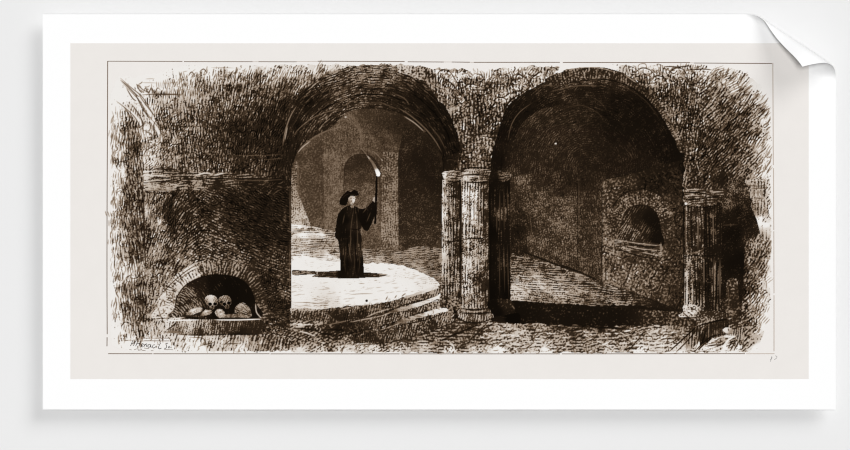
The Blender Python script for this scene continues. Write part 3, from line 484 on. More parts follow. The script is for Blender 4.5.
    area('broken_ground', [(291,308),(325,309),(365,304),(400,322),(402,352),(291,352)],
      [(296,312,150),(310,311,130),(300,318,80),(315,318,60),(330,315,55),(345,316,55),(300,324,170),(315,325,130),(330,324,55),(325,332,40),(340,328,28),(355,330,35),(300,334,70),(305,331,60),(318,334,130),(298,342,100),(315,341,120),(330,341,110),(345,339,120),(360,340,90),(380,340,80),(395,342,110),
       (300,349,200),(320,350,180),(345,350,200),(360,346,190),(375,349,200),(395,350,200),(365,318,60),(380,330,85)], mix((1, ring(3.2, .3, 38)), (.6, gab(25, 2.6, seed=22))), .45, .4)
    lines(225, 1.5, .85, [(293,323.5),(303,324.5),(314,324)], [(300,331),(308,333),(315,336)], [(318,341),(325,343)], [(350,349),(360,343),(368,346)], [(357,347),(365,340)]); lines(150, 1.2, .7, [(325,325),(345,321),(365,315),(380,314)])
    hatch([(292,338),(400,336),(400,350),(292,350)], 30, 8, 3.6, 1, 215, .6, 40, 51); hatch([(292,338),(400,336),(400,350),(292,350)], 35, 8, 4, .9, 30, .7, 35, 52)
    lines(18, 2.2, .7, [(320,333),(340,335),(355,332)], [(328,329),(345,330),(358,331)], [(293,328),(310,329),(318,330)])
    r3 = [(447,309),(453.5,312),(455,318),(452,322),(440,327),(420,333),(400,339),(380,343),(355,343),(350,337),(370,333),(385,327),(395,322),(410,319),(431,312)]
    r2 = [(440,295),(442,301),(441,306),(428,310),(410,315.5),(394,321),(372,327),(345,332),(342,326),(360,322),(378,317),(393,311),(410,306)]
    r1 = [(439,286),(439.5,294),(425,300),(405,306),(385,312),(360,318),(330,322),(292,320),(292,311),(325,310),(345,307.5),(365,304.5),(385,302.5),(405,297),(425,290.5)]
    area('steps/step@3', r3, [(450,317,120),(440,319,125),(430,322,100),(415,326,95),(400,331,80),(385,335,60),(370,338,55),(440,325,60),(410,336,65)], st, .5, .3)
    area('steps/step@2', r2, [(438,302,130),(430,306,115),(415,311,100),(400,316,95),(385,320,80),(370,324,60),(350,328,40)], st, .5, .3)
    area('steps/step@1', r1, [(437,290,125),(425,296,110),(410,301,100),(395,306,100),(380,308,70),(360,312,40),(340,315,40),(320,317,50),(300,316,80),(375,304,80),(355,307,95),(325,311,105)], st, .5, .3)
    clusters([(345,312),(437,292),(437,300),(400,312),(350,326)], 80, 4, 1.9, 5, 31, light=32); clusters([(350,332),(440,312),(452,312),(448,322),(360,342)], 75, 4.5, 1.9, 5, 32, light=34)
    area('steps/step@3', [(449,307),(440,309),(425,313),(412,317),(394,323),(398,324.5),(410,320.5),(425,316.5),(440,312.8),(451,310.3)], [(445,309,220),(430,314,215),(415,318,170),(400,323,110)], hor, 1.0, .3, k=.5)
    area('steps/step@2', [(440,294.5),(425,300),(405,306.5),(388,311.5),(382,314),(392,313),(408,309.5),(422,305),(434,300.5),(440,298.3)], [(436,297,222),(420,302,212),(405,308,165),(390,312,110)], hor, 1.0, .3, k=.5)
    area('steps/step@1', [(438,285),(425,289.5),(405,296.5),(405,298.5),(425,292.5),(439,288)], [(430,289,220),(410,296,190)], hor, 1.0, .2, k=.5)
    lines(200, 1.2, .8, [(366,317),(378,312),(392,308)], [(350,322),(365,319),(380,316),(392,312)], [(380,330),(392,326),(400,323)], [(362,305.5),(372,303.5)], [(341,309),(352,307)])
    lines(150, 1.8, .6, [(367,311),(375,309),(383,309)]); lines(20, 1.2, .8, [(380,316),(400,306),(420,301),(438,295)], [(350,334),(385,325),(400,320)], [(400,325),(425,320),(447,312)], [(441,300),(441,308)], [(355,345),(390,342),(420,335),(452,323)])
    hatch([(340,320),(392,314),(452,310),(450,322),(360,342)], 60, 5, 4, .8, 22, .6, 45, 53); hatch([(345,322),(392,316),(452,310),(450,322),(360,340)], 50, 4, 5, .8, 170, .5, 50, 54)
    hatch([(300,309),(370,303),(436,288),(437,294),(380,308),(300,318)], 80, 4, 3.5, .8, 165, .45, 14, 56)
    blob('', 367, 300.5, 1.4, 1.1, 40); lines(50, .8, .8, [(386,300),(388,296)], [(402,296),(406,293)], [(395,298),(397,295)])
    # ---------------- clustered column between the vaults
    def shaft(name, x0, x1, y0, y1, tones, fl=2.5, s=.5, seed=0):
        area(name, [(x0, y0), (x1, y0), (x1+.5, y1), (x0-.9, y1)], tones, mix((1, gab(90, fl, .08, .25, seed=23+seed)), (.7, ring(2.2, .3, 39+seed))), s, k=1.2)
    shaft('clustered_column/shaft@left', 442.6, 461, 180, 303, [(445,182,170),(450,184,110),(457,185,50),(459.5,185,25),(444,195,195),(449,195,130),(455,195,110),(459,195,30),(445,215,215),(450,215,95),(456,215,80),(459.5,215,22),(445,235,175),(451,235,120),(457,235,60),(444,250,185),(451,250,125),(457,250,80),(460,250,30),(445,270,160),(451,270,125),(457,272,90),(460,270,30),
       (444,285,110),(449,285,90),(456,285,120),(446,300,60),(455,300,110),(460,295,30)])
    shaft('clustered_column/shaft@right', 489, 510, 180, 308, [(492,190,22),(497,190,25),(503,190,30),(508,190,22),(492,230,16),(500,225,30),(504,215,45),(508,230,30),(492,260,20),(500,260,28),(505,262,35),(509,262,18),(492,295,15),(500,295,20),(507,295,15)], 3, .6, 1)
    lines(95, .8, .7, [(500,190),(500,230)], [(504,188),(504.5,232)], [(497,208),(497,232)], [(507.5,186),(508,212)], [(499.5,244),(500,295)], [(504,244),(505,292)], [(507.5,244),(509,298)])
    shaft('clustered_column/shaft@mid', 461.5, 489, 178, 238, [(465,182,130),(472,182,180),(480,182,110),(486,182,45),(464,195,190),(470,195,200),(476,195,200),(482,195,70),(486,195,40),(464,215,195),(469,215,205),(475,215,205),(480,215,100),(484,215,35),(487,215,45),(464,230,150),(472,230,165),(479,230,120),(485,230,45)], 3, .45, 2)
    shaft('clustered_column/shaft@mid', 461, 489.5, 238, 310, [(463,245,120),(468,245,170),(475,245,140),(481,245,80),(487,245,60),(463,265,170),(469,265,185),(475,265,125),(481,265,95),(487,265,40),(463,285,175),(469,285,180),(475,285,120),(482,285,85),(487,285,35),(464,303,120),(472,303,130),(480,303,90),(487,303,40)], 3, .42, 3)
    hatch([(462,240),(484,240),(484,306),(462,306)], 75, 4, 4.5, .9, 215, .55, 40, 57); hatch([(462,185),(488,185),(488,306),(462,306)], 80, 4, 5, .9, 20, .6, 35, 58); hatch([(444,185),(460,185),(460,300),(444,300)], 85, 6, 4.5, .8, 20, .55, 20, 59)
    lines(15, 2.2, .85, [(461.2,182),(461.2,240),(461,305)]); lines(15, 2, .8, [(489.5,182),(490,240),(490,306)]); lines(20, 1.3, .9, [(463,239.5),(475,238),(489,239.5)], [(443,240.5),(452,241.5),(460,240)]); lines(215, .9, .8, [(464,237),(475,235.5),(485,236.5)], [(444.5,238.5),(452,239)])
    lines(225, 1, .8, [(444.3,190),(444,215),(444.3,236)], [(474.5,190),(475,205),(474,232)], [(466,190),(466,210)])
    lines(20, .8, .75, [(449,190),(449,236)], [(453,188),(453,238)], [(456.5,186),(457,238)], [(470,184),(469,232)], [(478.5,188),(479,232)], [(483,186),(484,234)], [(450,246),(450,280)], [(455,246),(455,290)])
    cp = mix((1, gab(2, 2.4, .2, seed=24)), (.6, ring(2.2, .3, 43)))
    area('clustered_column/capital@left', curve([(442.5,173),(447,171),(456,170),(461.5,171.5),(461,178),(457,181),(449,181.5),(444.5,179)], n=3), [(445,175,215),(452,174,150),(459,175,90),(448,178,130),(455,179,60)], cp, .6)
    area('clustered_column/capital@mid', curve([(463,172),(467,169.5),(478,169),(490,170),(491,174),(489,178),(486,181),(467,181),(464,177)], n=3), [(466,173,150),(472,172,160),(481,172,130),(488,173,90),(466,177,200),(475,177,130),(486,177,60),(475,180,120)], cp, .55)
    area('clustered_column/capital@right', curve([(491,172),(503,171),(510,172.5),(511.5,176),(508,180),(500,182),(491,181)], n=3), [(495,176,30),(503,174,60),(509,175,95),(507,179,60),(497,180,22)], cp, .6)
    lines(225, 1.1, .85, [(443,174.5),(446,177.5),(450,176)], [(464,178.5),(470,176.5),(480,176)], [(464,173.5),(470,172.5)]); lines(140, 1, .8, [(503,173),(509,174.5)], [(507,180.5),(510,178)], [(499,173.5),(501,175)])
    lines(18, 1.4, .9, [(462,168.5),(475,167.5),(491,168.5)], [(463,175),(475,174.5),(489,175.5)], [(447,181),(456,182),(461,180)], [(466,182),(478,182.5),(488,182)])
    for k in range(8): line([(470+2.4*k, 170.5), (470.3+2.4*k, 173.5)], .8, 30, .8)
    for k in range(5): line([(468+3.6*k, 175.5), (468.3+3.6*k, 178.5)], .8, 225 if k % 2 else 40, .7)
    area('clustered_column/base@left', curve([(444,300),(452,297),(460,301),(461,309),(458,314),(452,313),(447,308)], n=3), [(448,302,110),(455,303,90),(458,308,60),(455,312,120)], worm, .5)
    area('clustered_column/base@right', curve([(489,300),(509,299),(513,303),(515.5,309),(513,314),(503,316),(490,314)], n=3), [(495,305,16),(504,303,35),(510,305,45),(511,311,30),(498,312,16)], worm, .6)
    area('clustered_column/base@mid', curve([(460,309),(472,308),(488,308),(492,313),(494,317),(488,321),(474,322.5),(463,320.5),(457.5,316),(458.5,312)], n=3), [(463,310,110),(475,310,90),(486,311,60),(462,316,150),(470,317,130),(480,317,120),(489,317,110),(475,321,60)], mix((1, gab(80, 2.4, seed=25)), (.6, ring(2.2, .3, 44))), .5)
    lines(18, 1.4, .9, [(461,308.3),(475,309.5),(489,308)], [(460,312.5),(475,313.5),(492,312)], [(458,317),(466,321.5),(480,322.5),(493,318)]); lines(190, 1, .8, [(463,310.5),(475,311.5),(487,310.2)], [(460,315),(463,316)])
    lines(12, 3, .8, [(453,306),(457,315),(452,318)]); lines(160, 1, .7, [(448,299),(452,304)], [(512,305),(515,309)])
    area('passage_floor', curve([(494,317),(505,315),(514,313),(520,314),(520,323),(508,322.5),(492,321)], n=3), [(510,317,13),(500,321,28)], pf, .8, k=.6)
    # ---------------- right hand wall above and beside the passage
    A5 = np.where(PX > 700, 52+15*np.sin(PY/30), 88)
    rt = mix((1, flow(A5, 3, seed=26)), (.8, ring(2.9, .3, 45)))
    right = [(612,64),(640,66),(700,64),(716,66),(745,72),(760,84),(767,100),(771,120),(771,180),(771,250),(770,300),(764,330),(756,350),(742,350),(738,320),(700,322),(684,315),(684,150),(677,131),(667,113),(657,98),(645,87),(632,77),(618,71)]
    area('right_wall', right,
      [(615,66,225),(625,70,170),(640,68,205),(640,80,120),(655,68,215),(655,78,170),(660,90,100),(675,70,215),(672,80,165),(680,90,110),(670,100,75),(690,72,190),(690,85,120),(695,100,105),(705,70,215),(710,68,228),(715,80,160),(712,95,95),(722,70,225),(730,80,195),(728,95,125),(738,78,215),(745,80,200),(745,95,140),(755,88,215),(758,98,190),(764,92,235),(768,105,234),
       (665,108,110),(675,115,100),(685,108,110),(700,115,105),(715,112,80),(730,112,85),(745,112,110),(758,112,150),(766,118,215),(676,128,80),(685,130,90),(700,130,85),(715,130,62),(730,130,68),(745,130,90),(757,130,140),(766,132,200),(771,125,236),(686,145,70),(695,150,80),(700,145,80),(715,148,60),(730,148,66),(742,150,85),(752,150,140),(762,150,200),(770,148,236),
       (690,165,75),(700,170,60),(712,165,55),(725,165,62),(738,165,60),(747,170,100),(757,170,190),(766,170,228),(772,165,236),(690,180,80),(705,182,62),(722,180,35),(735,182,55),(745,185,95),(728,195,62),(735,195,80),(740,200,50),(728,210,35),(742,215,22),(748,200,55),(730,230,22),(745,235,60),(754,230,45),(755,215,80),(760,205,140),(766,200,170),(769,195,200),
       (762,220,190),(768,222,205),(772,210,236),(760,238,130),(767,240,155),(771,236,215),(752,255,95),(760,260,110),(768,255,150),(771,260,225),(752,280,105),(762,280,180),(770,280,232),(755,300,165),(762,305,190),(769,310,232),(748,310,120),(755,325,140),(762,325,228),(752,340,150),(757,348,232),(745,335,90),(744,322,70),(735,250,22),(733,270,30),(725,300,45),(742,290,40),(742,270,35)],
      rt, .48, .8)
    sp = around(700, 200)
    clusters([(640,68),(705,66),(708,110),(705,150),(690,150),(668,108),(640,82)], 86, 6, 2.2, 5, 53, light=38)
    cobbles([(630,68),(705,66),(712,130),(712,188),(686,188),(684,140),(660,95)], 7, 54, 1.2)
    clusters([(705,72),(742,74),(768,105),(770,175),(742,172),(703,170)], lambda x, y: 52+12*math.sin(y*.06), 11, 2.3, 6, 55, v=(-85,), light=40)
    clusters([(747,236),(770,236),(764,325),(748,345)], lambda x, y: 68+20*math.sin(y*.06), 8, 2.3, 5, 56, light=34)
    scratch([(684,140),(640,80),(625,70),(705,66),(712,100),(705,185),(685,185)], lambda x, y: 80+60*math.sin(x*.2+y*.11), 4.5, 2.8, 55, 35, 26)
    scratch([(700,68),(742,72),(770,110),(771,190),(755,175),(700,185)], lambda x, y: 52+14*math.sin(y*.05), 9, 2.6, 60, 9, 27)
    scratch([(745,235),(771,235),(764,330),(745,345)], lambda x, y: 65+25*math.sin(y*.05), 8, 2.8, 60, 10, 28)
    hatch([(700,68),(745,72),(768,100),(768,175),(740,175),(705,130)], 50, 10, 3, .8, 215, .55, 10, 60); hatch([(705,68),(745,74),(768,100),(770,172),(745,150),(720,110)], 52, 10, 3.2, .9, 35, .7, 10, 61)
    hatch([(700,110),(745,110),(742,170),(700,175)], 48, 8, 3.4, .7, 25, .6, 10, 62)
    hatch([(618,66),(700,66),(700,95),(660,95),(640,78)], 20, 5, 3.8, 1, 228, .75, 55, 63); hatch([(618,66),(700,66),(700,100),(665,100),(640,80)], 60, 5, 4, .9, 30, .8, 50, 64)
    hatch([(662,88),(710,88),(710,185),(688,185),(680,130)], 85, 5, 4.2, .8, 200, .5, 35, 65); hatch([(662,88),(710,88),(710,185),(688,185),(680,130)], 80, 5, 4.2, .9, 20, .65, 40, 66)
    hatch([(708,74),(742,74),(750,90),(708,86)], 85, 6, 3.4, .8, 70, .7, 10, 67)
    cobbles([(628,68),(705,66),(712,130),(712,188),(686,188),(684,140),(660,95)], 8, 87, 1.6, -90, 65)
    for L in ([(636,72),(642,68),(650,70),(656,76)], [(650,82),(656,76),(664,78),(668,86),(662,90)], [(670,72),(676,68),(684,70),(688,78)], [(655,96),(660,90),(668,94),(674,104)], [(676,84),(684,88),(688,98),(684,108)], [(692,88),(698,94),(704,92),(708,100)], [(680,112),(676,120),(682,128),(690,126)], [(690,108),(698,112),(700,124),(692,132)], [(704,106),(702,120),(706,134)],
              [(686,134),(694,138),(696,148),(688,152)], [(700,140),(706,146),(704,158)], [(686,160),(694,162),(698,172),(690,178)], [(702,166),(708,174),(704,184)], [(696,180),(702,184)], [(664,66),(676,67),(690,66)], [(690,70),(702,69),(712,70)], [(718,160),(724,170),(728,180),(722,190)]):
        line(L, 1.1, 16, .8); line([(x+1.3, y+1.2) for x, y in L], 1.1, (55,), .8)
    clusters([(655,78),(680,78),(684,100),(664,100)], 88, 7, 2.2, 6, 94, v=(-90,), light=45); clusters([(684,76),(708,76),(706,92),(686,92)], 86, 7, 2.2, 6, 95, v=(-90,), light=45)
    for L in ([(614,254),(622,258),(630,256),(636,262),(632,270)], [(606,262),(612,266),(618,276)], [(620,268),(628,272),(626,282)], [(640,262),(650,264),(656,272),(650,280)], [(660,262),(668,260),(674,268)], [(606,246),(614,250)], [(662,280),(670,286),(668,296)], [(640,280),(636,288)], [(672,236),(680,240),(680,250)], [(676,206),(682,214),(678,224)], [(604,200),(608,208)], [(606,268),(606,280)]):
        line(L, 1, 16, .8); line([(x+1.2, y+1.1) for x, y in L], 1, (45,), .8)
    # dark opening behind the right pier
    area('side_passage', [(722,318),(721,192),(730,180),(744,178),(750,196),(757,214),(761,232),(752,236),(745,244),(743,300),(740,318)],
      [(726,190,50),(733,188,75),(741,190,60),(728,202,60),(735,200,50),(727,215,32),(740,210,25),(748,205,35),(750,220,28),(757,226,45),(735,235,20),(748,238,40),(728,250,25),(738,260,20),(728,290,28),(740,290,30),(726,308,45),(738,312,50)], speck, .65, .3)
    area('side_passage/stone', curve([(726.5,318),(726.5,285),(729,279),(734,278),(738,283),(738.5,318)], n=3), [(732,282,75),(730,295,62),(736,300,52),(732,312,62)], worm, .7)
    lines(100, .8, .6, [(722,225),(738,224.5)], [(728,283),(729,310)]); lines(110, 1.2, .6, [(730,196),(732,204),(731,210)])
    # right fluted column fragment
    area('fluted_column/capital', curve([(745,182),(749,179.5),(767,179),(768,184),(766,190),(768,194),(765,198),(752,199),(750,193),(751,189)], n=3), [(752,184,140),(760,182,160),(766,184,180),(755,192,130),(763,192,150),(758,197,170)], mix((1, gab(88, 3.2, .2, seed=27)), (.5, ring(2.4, .3, 46))), .5)
    lines(60, .9, .8, [(746,185),(757,186),(767,185)], [(751,188.5),(760,188),(767,188)], [(753,198),(765,198)], [(754,190),(754,197)], [(758,190),(758,197)], [(762,190),(762,197)]); lines(222, 1, .8, [(747,181),(758,180),(767,180.5)], [(756,190),(756,196)], [(760,190),(760,196)])
    area('fluted_column/shaft', [(752,199),(766,199),(768,204),(769,214),(763,219),(764,222),(770,223),(771,238),(762,240),(757,220),(751,206)], [(756,202,150),(763,203,165),(767,207,175),(758,210,110),(765,212,150),(762,220,230),(766,224,236),(768,230,190),(762,234,150),(768,238,160)], mix((1, gab(88, 3, .12, seed=28)), (.4, ring(2.4, .3, 47))), .6)
    hatch([(746,178),(766,150),(768,178)], 65, 12, 3, .9, 60, .7, 8, 68)
    hatch([(746,240),(770,240),(768,275),(748,285)], 60, 10, 3, .8, 50, .65, 10, 69); hatch([(746,240),(768,240),(764,300),(748,300)], 85, 7, 4.5, .8, 205, .55, 14, 70)
    hatch([(750,295),(768,290),(764,325),(752,325)], 86, 8, 3.6, .8, 80, .7, 12, 71); hatch([(742,318),(758,318),(756,346),(742,348)], 60, 8, 3.4, .8, 190, .5, 30, 72)
    # right pier with capital and fluted shaft
    shaft('right_pier/shaft', 684.5, 704.5, 203, 255, [(686,210,76),(690,210,52),(696,212,64),(702,210,56),(686,235,68),(692,235,46),(698,235,72),(703,235,40),(695,250,68)], 3, .5, 4)
    shaft('right_pier/shaft', 704.5, 721.5, 203, 318, [(707,215,32),(712,215,44),(718,215,32),(708,240,28),(715,240,48),(720,240,32),(708,265,33),(714,265,60),(719,265,28),(708,290,28),(714,290,54),(719,290,32),(708,312,56),(716,312,48)], 3, .5, 5)
    shaft('right_pier/shaft', 685, 704.5, 255, 312, [(687,260,80),(695,260,60),(702,260,80),(687,275,160),(692,275,64),(697,275,68),(702,275,36),(687,295,175),(692,295,96),(697,295,48),(702,295,48),(688,308,180),(696,309,120),(702,308,64)], 3, .45, 6)
    lines(160, .9, .7, [(685.5,206),(686,230),(686,252)], [(698,212),(698,250)], [(704,258),(704,285)], [(714,258),(714.5,295)], [(713,210),(713.5,245)], [(720,258),(720,300)]); lines(215, 1, .8, [(687.5,262),(687,285),(686.5,306)], [(692.5,280),(693,306)])
    lines(15, 1.2, .85, [(684,206),(684,255),(684,312)], [(704.8,206),(705,255),(706,310)], [(690,262),(690,300)], [(695,262),(696,305)], [(699,262),(700,308)], [(709,260),(709,308)], [(717,260),(717,308)], [(692,212),(692,252)], [(709,208),(709,250)])
    lines(18, 1.2, .85, [(684,256.5),(694,255),(704,256),(720,255)]); lines(150, 1, .7, [(686,253.5),(695,252.5),(704,249)])
    area('right_pier/capital', curve([(683,190),(688,187.5),(704,188),(706,189.5),(725,189),(726,193),(718,199),(714,205),(704,206),(687,205),(683,199),(684.5,194)], n=3),
      [(686,191,102),(695,190,97),(702,191,76),(688,196,110),(697,196,85),(710,191,85),(720,192,63),(712,196,80),(686,202,110),(696,202,72),(710,202,76),(716,199,34)], cp, .5)
    lines(205, 1.1, .85, [(685,197),(690,195),(698,195.5)], [(684,201),(688,204),(692,203)], [(686,189.5),(700,189.5)], [(710,192),(722,191.5)]); blob('', 686, 203.5, 1.3, 1.1, 225)
    lines(15, 1.3, .85, [(684,193),(695,192.5),(705,193)], [(684,199.5),(695,199),(705,198.5)], [(706,190),(706,205)], [(708,197.5),(720,196)], [(687,206.5),(705,207),(716,205)])
    area('right_pier/base', curve([(684,305),(698,305),(704,310),(722,312),(724,320),(700,322),(690,317),(681,317),(679,314.5),(683,312)], n=3), [(680,315,150),(687,309,180),(694,311,170),(700,315,70),(710,316,85),(720,316,70)], mix((1, ring(2.8, .3, 48)), (.4, ring(1.8))), .4)
    lines(235, 1.2, .85, [(678.5,314.5),(681,316.5),(685,316)], [(688,310),(692,313),(696,311)], [(686,307),(689,306)]); lines(15, 1.2, .8, [(683,312),(690,317.5),(702,316)], [(690,307),(694,309)])
    # kerb and step at the bottom right
    area('right_step', [(697,325),(703,320),(726,317),(742,320),(744,332),(744,346),(736,351),(722,351),(697,351),(694,340)],
      [(700,323,95),(710,320,110),(722,320,90),(735,320,80),(705,330,65),(715,328,60),(728,322,130),(735,330,75),(703,338,150),(712,338,60),(722,336,80),(700,346,205),(712,345,190),(722,343,180),(718,349,230),(732,345,170),(735,338,150),(742,340,90),(728,337,235),(738,348,220)], mix((1, gab(80, 2.6, seed=29)), (.6, gab(20, 2.6, seed=30)), (.4, ring(2.4, .3, 49))), .42)
    area('right_step', [(697,326),(707,329),(700,340),(690,350.5),(670,350.5)], [(697,330,105),(690,340,120),(680,349,190)], mix((1, gab(84, 2.8, .1, seed=31)), (.4, ring(2.4))), .45)
    area('right_step', [(706,323),(727,319),(728,334),(712,338),(700,345),(699,338)], [(710,328,55),(722,326,50),(706,338,45),(724,332,60)], mix((1, gab(86, 2.6, .1, seed=32)), (.4, ring(2.2))), .6)
    area('right_step', [(712,338),(724,335.5),(737,335.5),(732,350.5),(702,350.5)], [(716,341,190),(708,348,225),(722,342,120),(725,347,225),(733,340,130),(730,348,190)], mix((1, gab(22, 3, .1, seed=33)), (.4, ring(2.4))), .45)
    hatch([(708,340),(724,338),(722,350),(704,350)], 20, 12, 3, .8, 40, .8, 8, 97); hatch([(724,338),(736,337),(732,350),(722,350)], 62, 12, 3, .9, 30, .8, 6, 98)
    lines(16, 1.4, .9, [(697,326),(684,338),(670,350.5)], [(697,326),(715,321),(728,319)], [(706,330),(703,340),(700,346)], [(712,338),(704,344),(698,350)], [(728,320),(728,334)])
    area('right_step/loose_stone', curve([(723,329),(727,327),(732,328.5),(732.5,332),(727,333.5),(723.5,332)], n=3), [(727,330,225),(731,332,150)]); lines(25, .9, .85, [(723,331),(727,334),(732.5,333)], [(728,328),(729,331)])
    lines(238, 2, .9, [(724,336.5),(730,336.5),(735,336)], [(722,349),(727,341),(733,337)]); lines(20, 1.2, .85, [(698,326),(699,335),(697,345)], [(676,352),(688,340),(697,329)], [(694,352),(703,343),(712,336),(724,334)], [(730,351),(736,340)], [(734,350),(739,341)], [(728,348),(733,340)], [(706,346),(720,344)])
    hatch([(684,326),(697,326),(697,348),(684,348)], 82, 12, 3, .9, 40, .7, 6, 73)
    # ---------------- scattered marks where the drawing dissolves into the paper
    hatch([(170,337),(172,350),(292,351),(292,344)], 70, 5, 7, .8, 90, .6, 20, 74)
    lines(110, .6, .7, [(122,340),(135,340)], [(137,337.5),(155,338),(170,337.5)], [(137,341),(150,340.5),(171,341)], [(183,72),(188,71)], [(212,67.5),(235,68)], [(222,72),(243,73)], [(146,79),(155,78.5)], [(142,82.5),(158,83)], [(170,82.5),(180,83)])

    # close the hairline gaps between neighbouring shapes
    inner = inside([(125,130),(180,90),(300,90),(400,76),(600,80),(720,90),(745,110),(745,345),(292,345),(170,330),(125,320)], PX, PY)
    for _ in range(14):
        hole = (OWN == 0) & inner
        if not hole.any(): break
        for ax_, sh in ((1, 1), (1, -1), (0, 1), (0, -1)):
            o2 = np.roll(OWN, sh, ax_); v2 = np.roll(VAL, sh, ax_); m = hole & (o2 > 0) & (OWN == 0)
            OWN[m] = o2[m]; VAL[m] = v2[m]

draw()
# ================================================================ scene
scn = bpy.context.scene
COL = scn.collection
MM = .001
GAP = 18.0                                   # the print stands this far off the wall, in millimetres
X0, Y0, X1, Y1 = 43.3, 14.2, 835.7, 409.2       # the paper
PX0, PY0, PX1, PY1 = 71.0, 43.2, 808.7, 378.8   # the printed area on it
def srgb(c): c = c/255; return c/12.92 if c <= .04045 else ((c+.055)/1.055)**2.4
ALB = .88
def alb(*c): return tuple(srgb(v)*ALB/.99 for v in c)+(1,)
def material(name, rgb=None, rough=.9, noise=0, scale=60, attr=None):
    m = bpy.data.materials.new(name); m.use_nodes = True; nt = m.node_tree; b = nt.nodes['Principled BSDF']
    b.inputs['Roughness'].default_value = rough; b.inputs['Specular IOR Level'].default_value = 0.0
    if attr:
        a = nt.nodes.new('ShaderNodeAttribute'); a.attribute_name = attr; nt.links.new(a.outputs['Color'], b.inputs['Base Color'])
    elif noise:
        tc = nt.nodes.new('ShaderNodeTexCoord'); n = nt.nodes.new('ShaderNodeTexNoise'); n.inputs['Scale'].default_value = scale; n.inputs['Detail'].default_value = 6
        r = nt.nodes.new('ShaderNodeMapRange'); r.inputs['To Min'].default_value = 1-noise; r.inputs['To Max'].default_value = 1+noise
        mx = nt.nodes.new('ShaderNodeMix'); mx.data_type = 'RGBA'; mx.blend_type = 'MULTIPLY'; mx.inputs[0].default_value = 1; mx.inputs[6].default_value = rgb
        nt.links.new(tc.outputs['Object'], n.inputs['Vector']); nt.links.new(n.outputs['Fac'], r.inputs['Value']); nt.links.new(r.outputs['Result'], mx.inputs[7]); nt.links.new(mx.outputs[2], b.inputs['Base Color'])
    else: b.inputs['Base Color'].default_value = rgb
    return m
M_wall = material('pale_wall_paint', alb(WALLV, WALLV, WALLV), noise=.006, scale=9)
M_white = material('white_art_paper', (ALB, ALB, ALB, 1), .8)
M_plate = material('aged_paper_tint', alb(*CREAM), .9, noise=.022, scale=55)
M_ink = material('printed_engraving', None, .9, attr='ink')
M_line = material('sepia_ink', alb(122, 104, 90)); M_line2 = material('faded_sepia_ink', alb(190, 176, 164)); M_sig = material('dark_sepia_ink', alb(45, 32, 24)); M_pencil = material('graphite', alb(165, 162, 160))
M_wood = material('batten_wood', (.5, .36, .22, 1), .7)

# ---- the sheet is flat except for its upper right corner, which is rolled up towards the viewer
TH = 2.45                           # roll radius and how far round it goes before it runs straight
CX, CY = 789.0, 37.0; LXv = (.829, .56); NXv = (.56, -.829)
def bend(x, y, h):
    """photo millimetres (x, y) on the sheet and height h above its face -> world metres"""
    x = np.asarray(x, float); y = np.asarray(y, float)
    rx, ry = x-CX, y-CY
    al = rx*LXv[0]+ry*LXv[1]; q = rx*NXv[0]+ry*NXv[1]
    BR = 6.5+13.5*np.exp(-((al-28)/30)**2)          # the roll is tighter towards its two ends
    s = q+BR; th = np.clip(s/BR, 0, TH); ex = np.maximum(0, s-BR*TH)
    p = np.where(s > 0, -BR+BR*np.sin(th)+ex*np.cos(th), q)
    z = np.where(s > 0, BR*(1-np.cos(th))+ex*np.sin(th), 0.0)
    p = p-np.where(s > 0, h*np.sin(th), 0); z = z+np.where(s > 0, h*np.cos(th), h)
    nx = CX+al*LXv[0]+p*NXv[0]; ny = CY+al*LXv[1]+p*NXv[1]
    return np.stack([(nx-425)*MM, -(GAP+z)*MM, (225-ny)*MM], -1)
def link(o, parent=None, label=None):
    COL.objects.link(o)
    if parent: o.parent = parent
    if label: o['label'] = label
    return o
def grid_mesh(name, V, F, mat, parent, label=None, col=None, smooth=False):
    me = bpy.data.meshes.new(name)
    V = np.asarray(V, np.float32); F = np.asarray(F, np.int32)
    me.vertices.add(len(V)); me.vertices.foreach_set('co', V.ravel())
    k = F.shape[1]
    me.loops.add(F.size); me.loops.foreach_set('vertex_index', F.ravel())
    me.polygons.add(len(F)); me.polygons.foreach_set('loop_start', np.arange(0, F.size, k, dtype=np.int32))
    if smooth: me.polygons.foreach_set('use_smooth', np.ones(len(F), bool))
    if col is not None:
        at = me.color_attributes.new('ink', 'FLOAT_COLOR', 'POINT'); at.data.foreach_set('color', np.asarray(col, np.float32).ravel())
    me.update(calc_edges=True); me.validate()
    me.materials.append(mat)
    return link(bpy.data.objects.new(name, me), parent, label)
def ax(a, b, coarse, fine, split, rev=False):
    if not rev: return np.concatenate([np.linspace(a, split, max(2, int((split-a)/coarse)+1))[:-1], np.linspace(split, b, int((b-split)/fine)+1)])
    return np.concatenate([np.linspace(a, split, int((split-a)/fine)+1)[:-1], np.linspace(split, b, max(2, int((b-split)/coarse)+1))])
def slab(name, x0, y0, x1, y1, h0, h1, mat, parent, label=None):    # a bent slab of real thickness
    xs = ax(x0, x1, 24, .8, 718); ys = ax(y0, y1, 24, .8, 112, True)
    X, Y = np.meshgrid(xs, ys); n, m = X.shape
    top = bend(X.ravel(), Y.ravel(), h1); bot = bend(X.ravel(), Y.ravel(), h0)
    idx = np.arange(n*m).reshape(n, m)
    q = np.stack([idx[1:, :-1], idx[1:, 1:], idx[:-1, 1:], idx[:-1, :-1]], -1).reshape(-1, 4)
    F = [q, q[:, ::-1]+n*m]
    V = [top, bot]; k = 2*n*m
    for e in (idx[0, :], idx[:, -1], idx[-1, ::-1], idx[::-1, 0]):      # the rim has vertices of its own, so its edge stays crisp
        L = len(e); V += [top[e], bot[e]]; i = np.arange(L-1)+k
        F.append(np.stack([i, i+1, i+1+L, i+L], -1)); k += 2*L
    return grid_mesh(name, np.concatenate(V), np.concatenate(F), mat, parent, label, smooth=True)

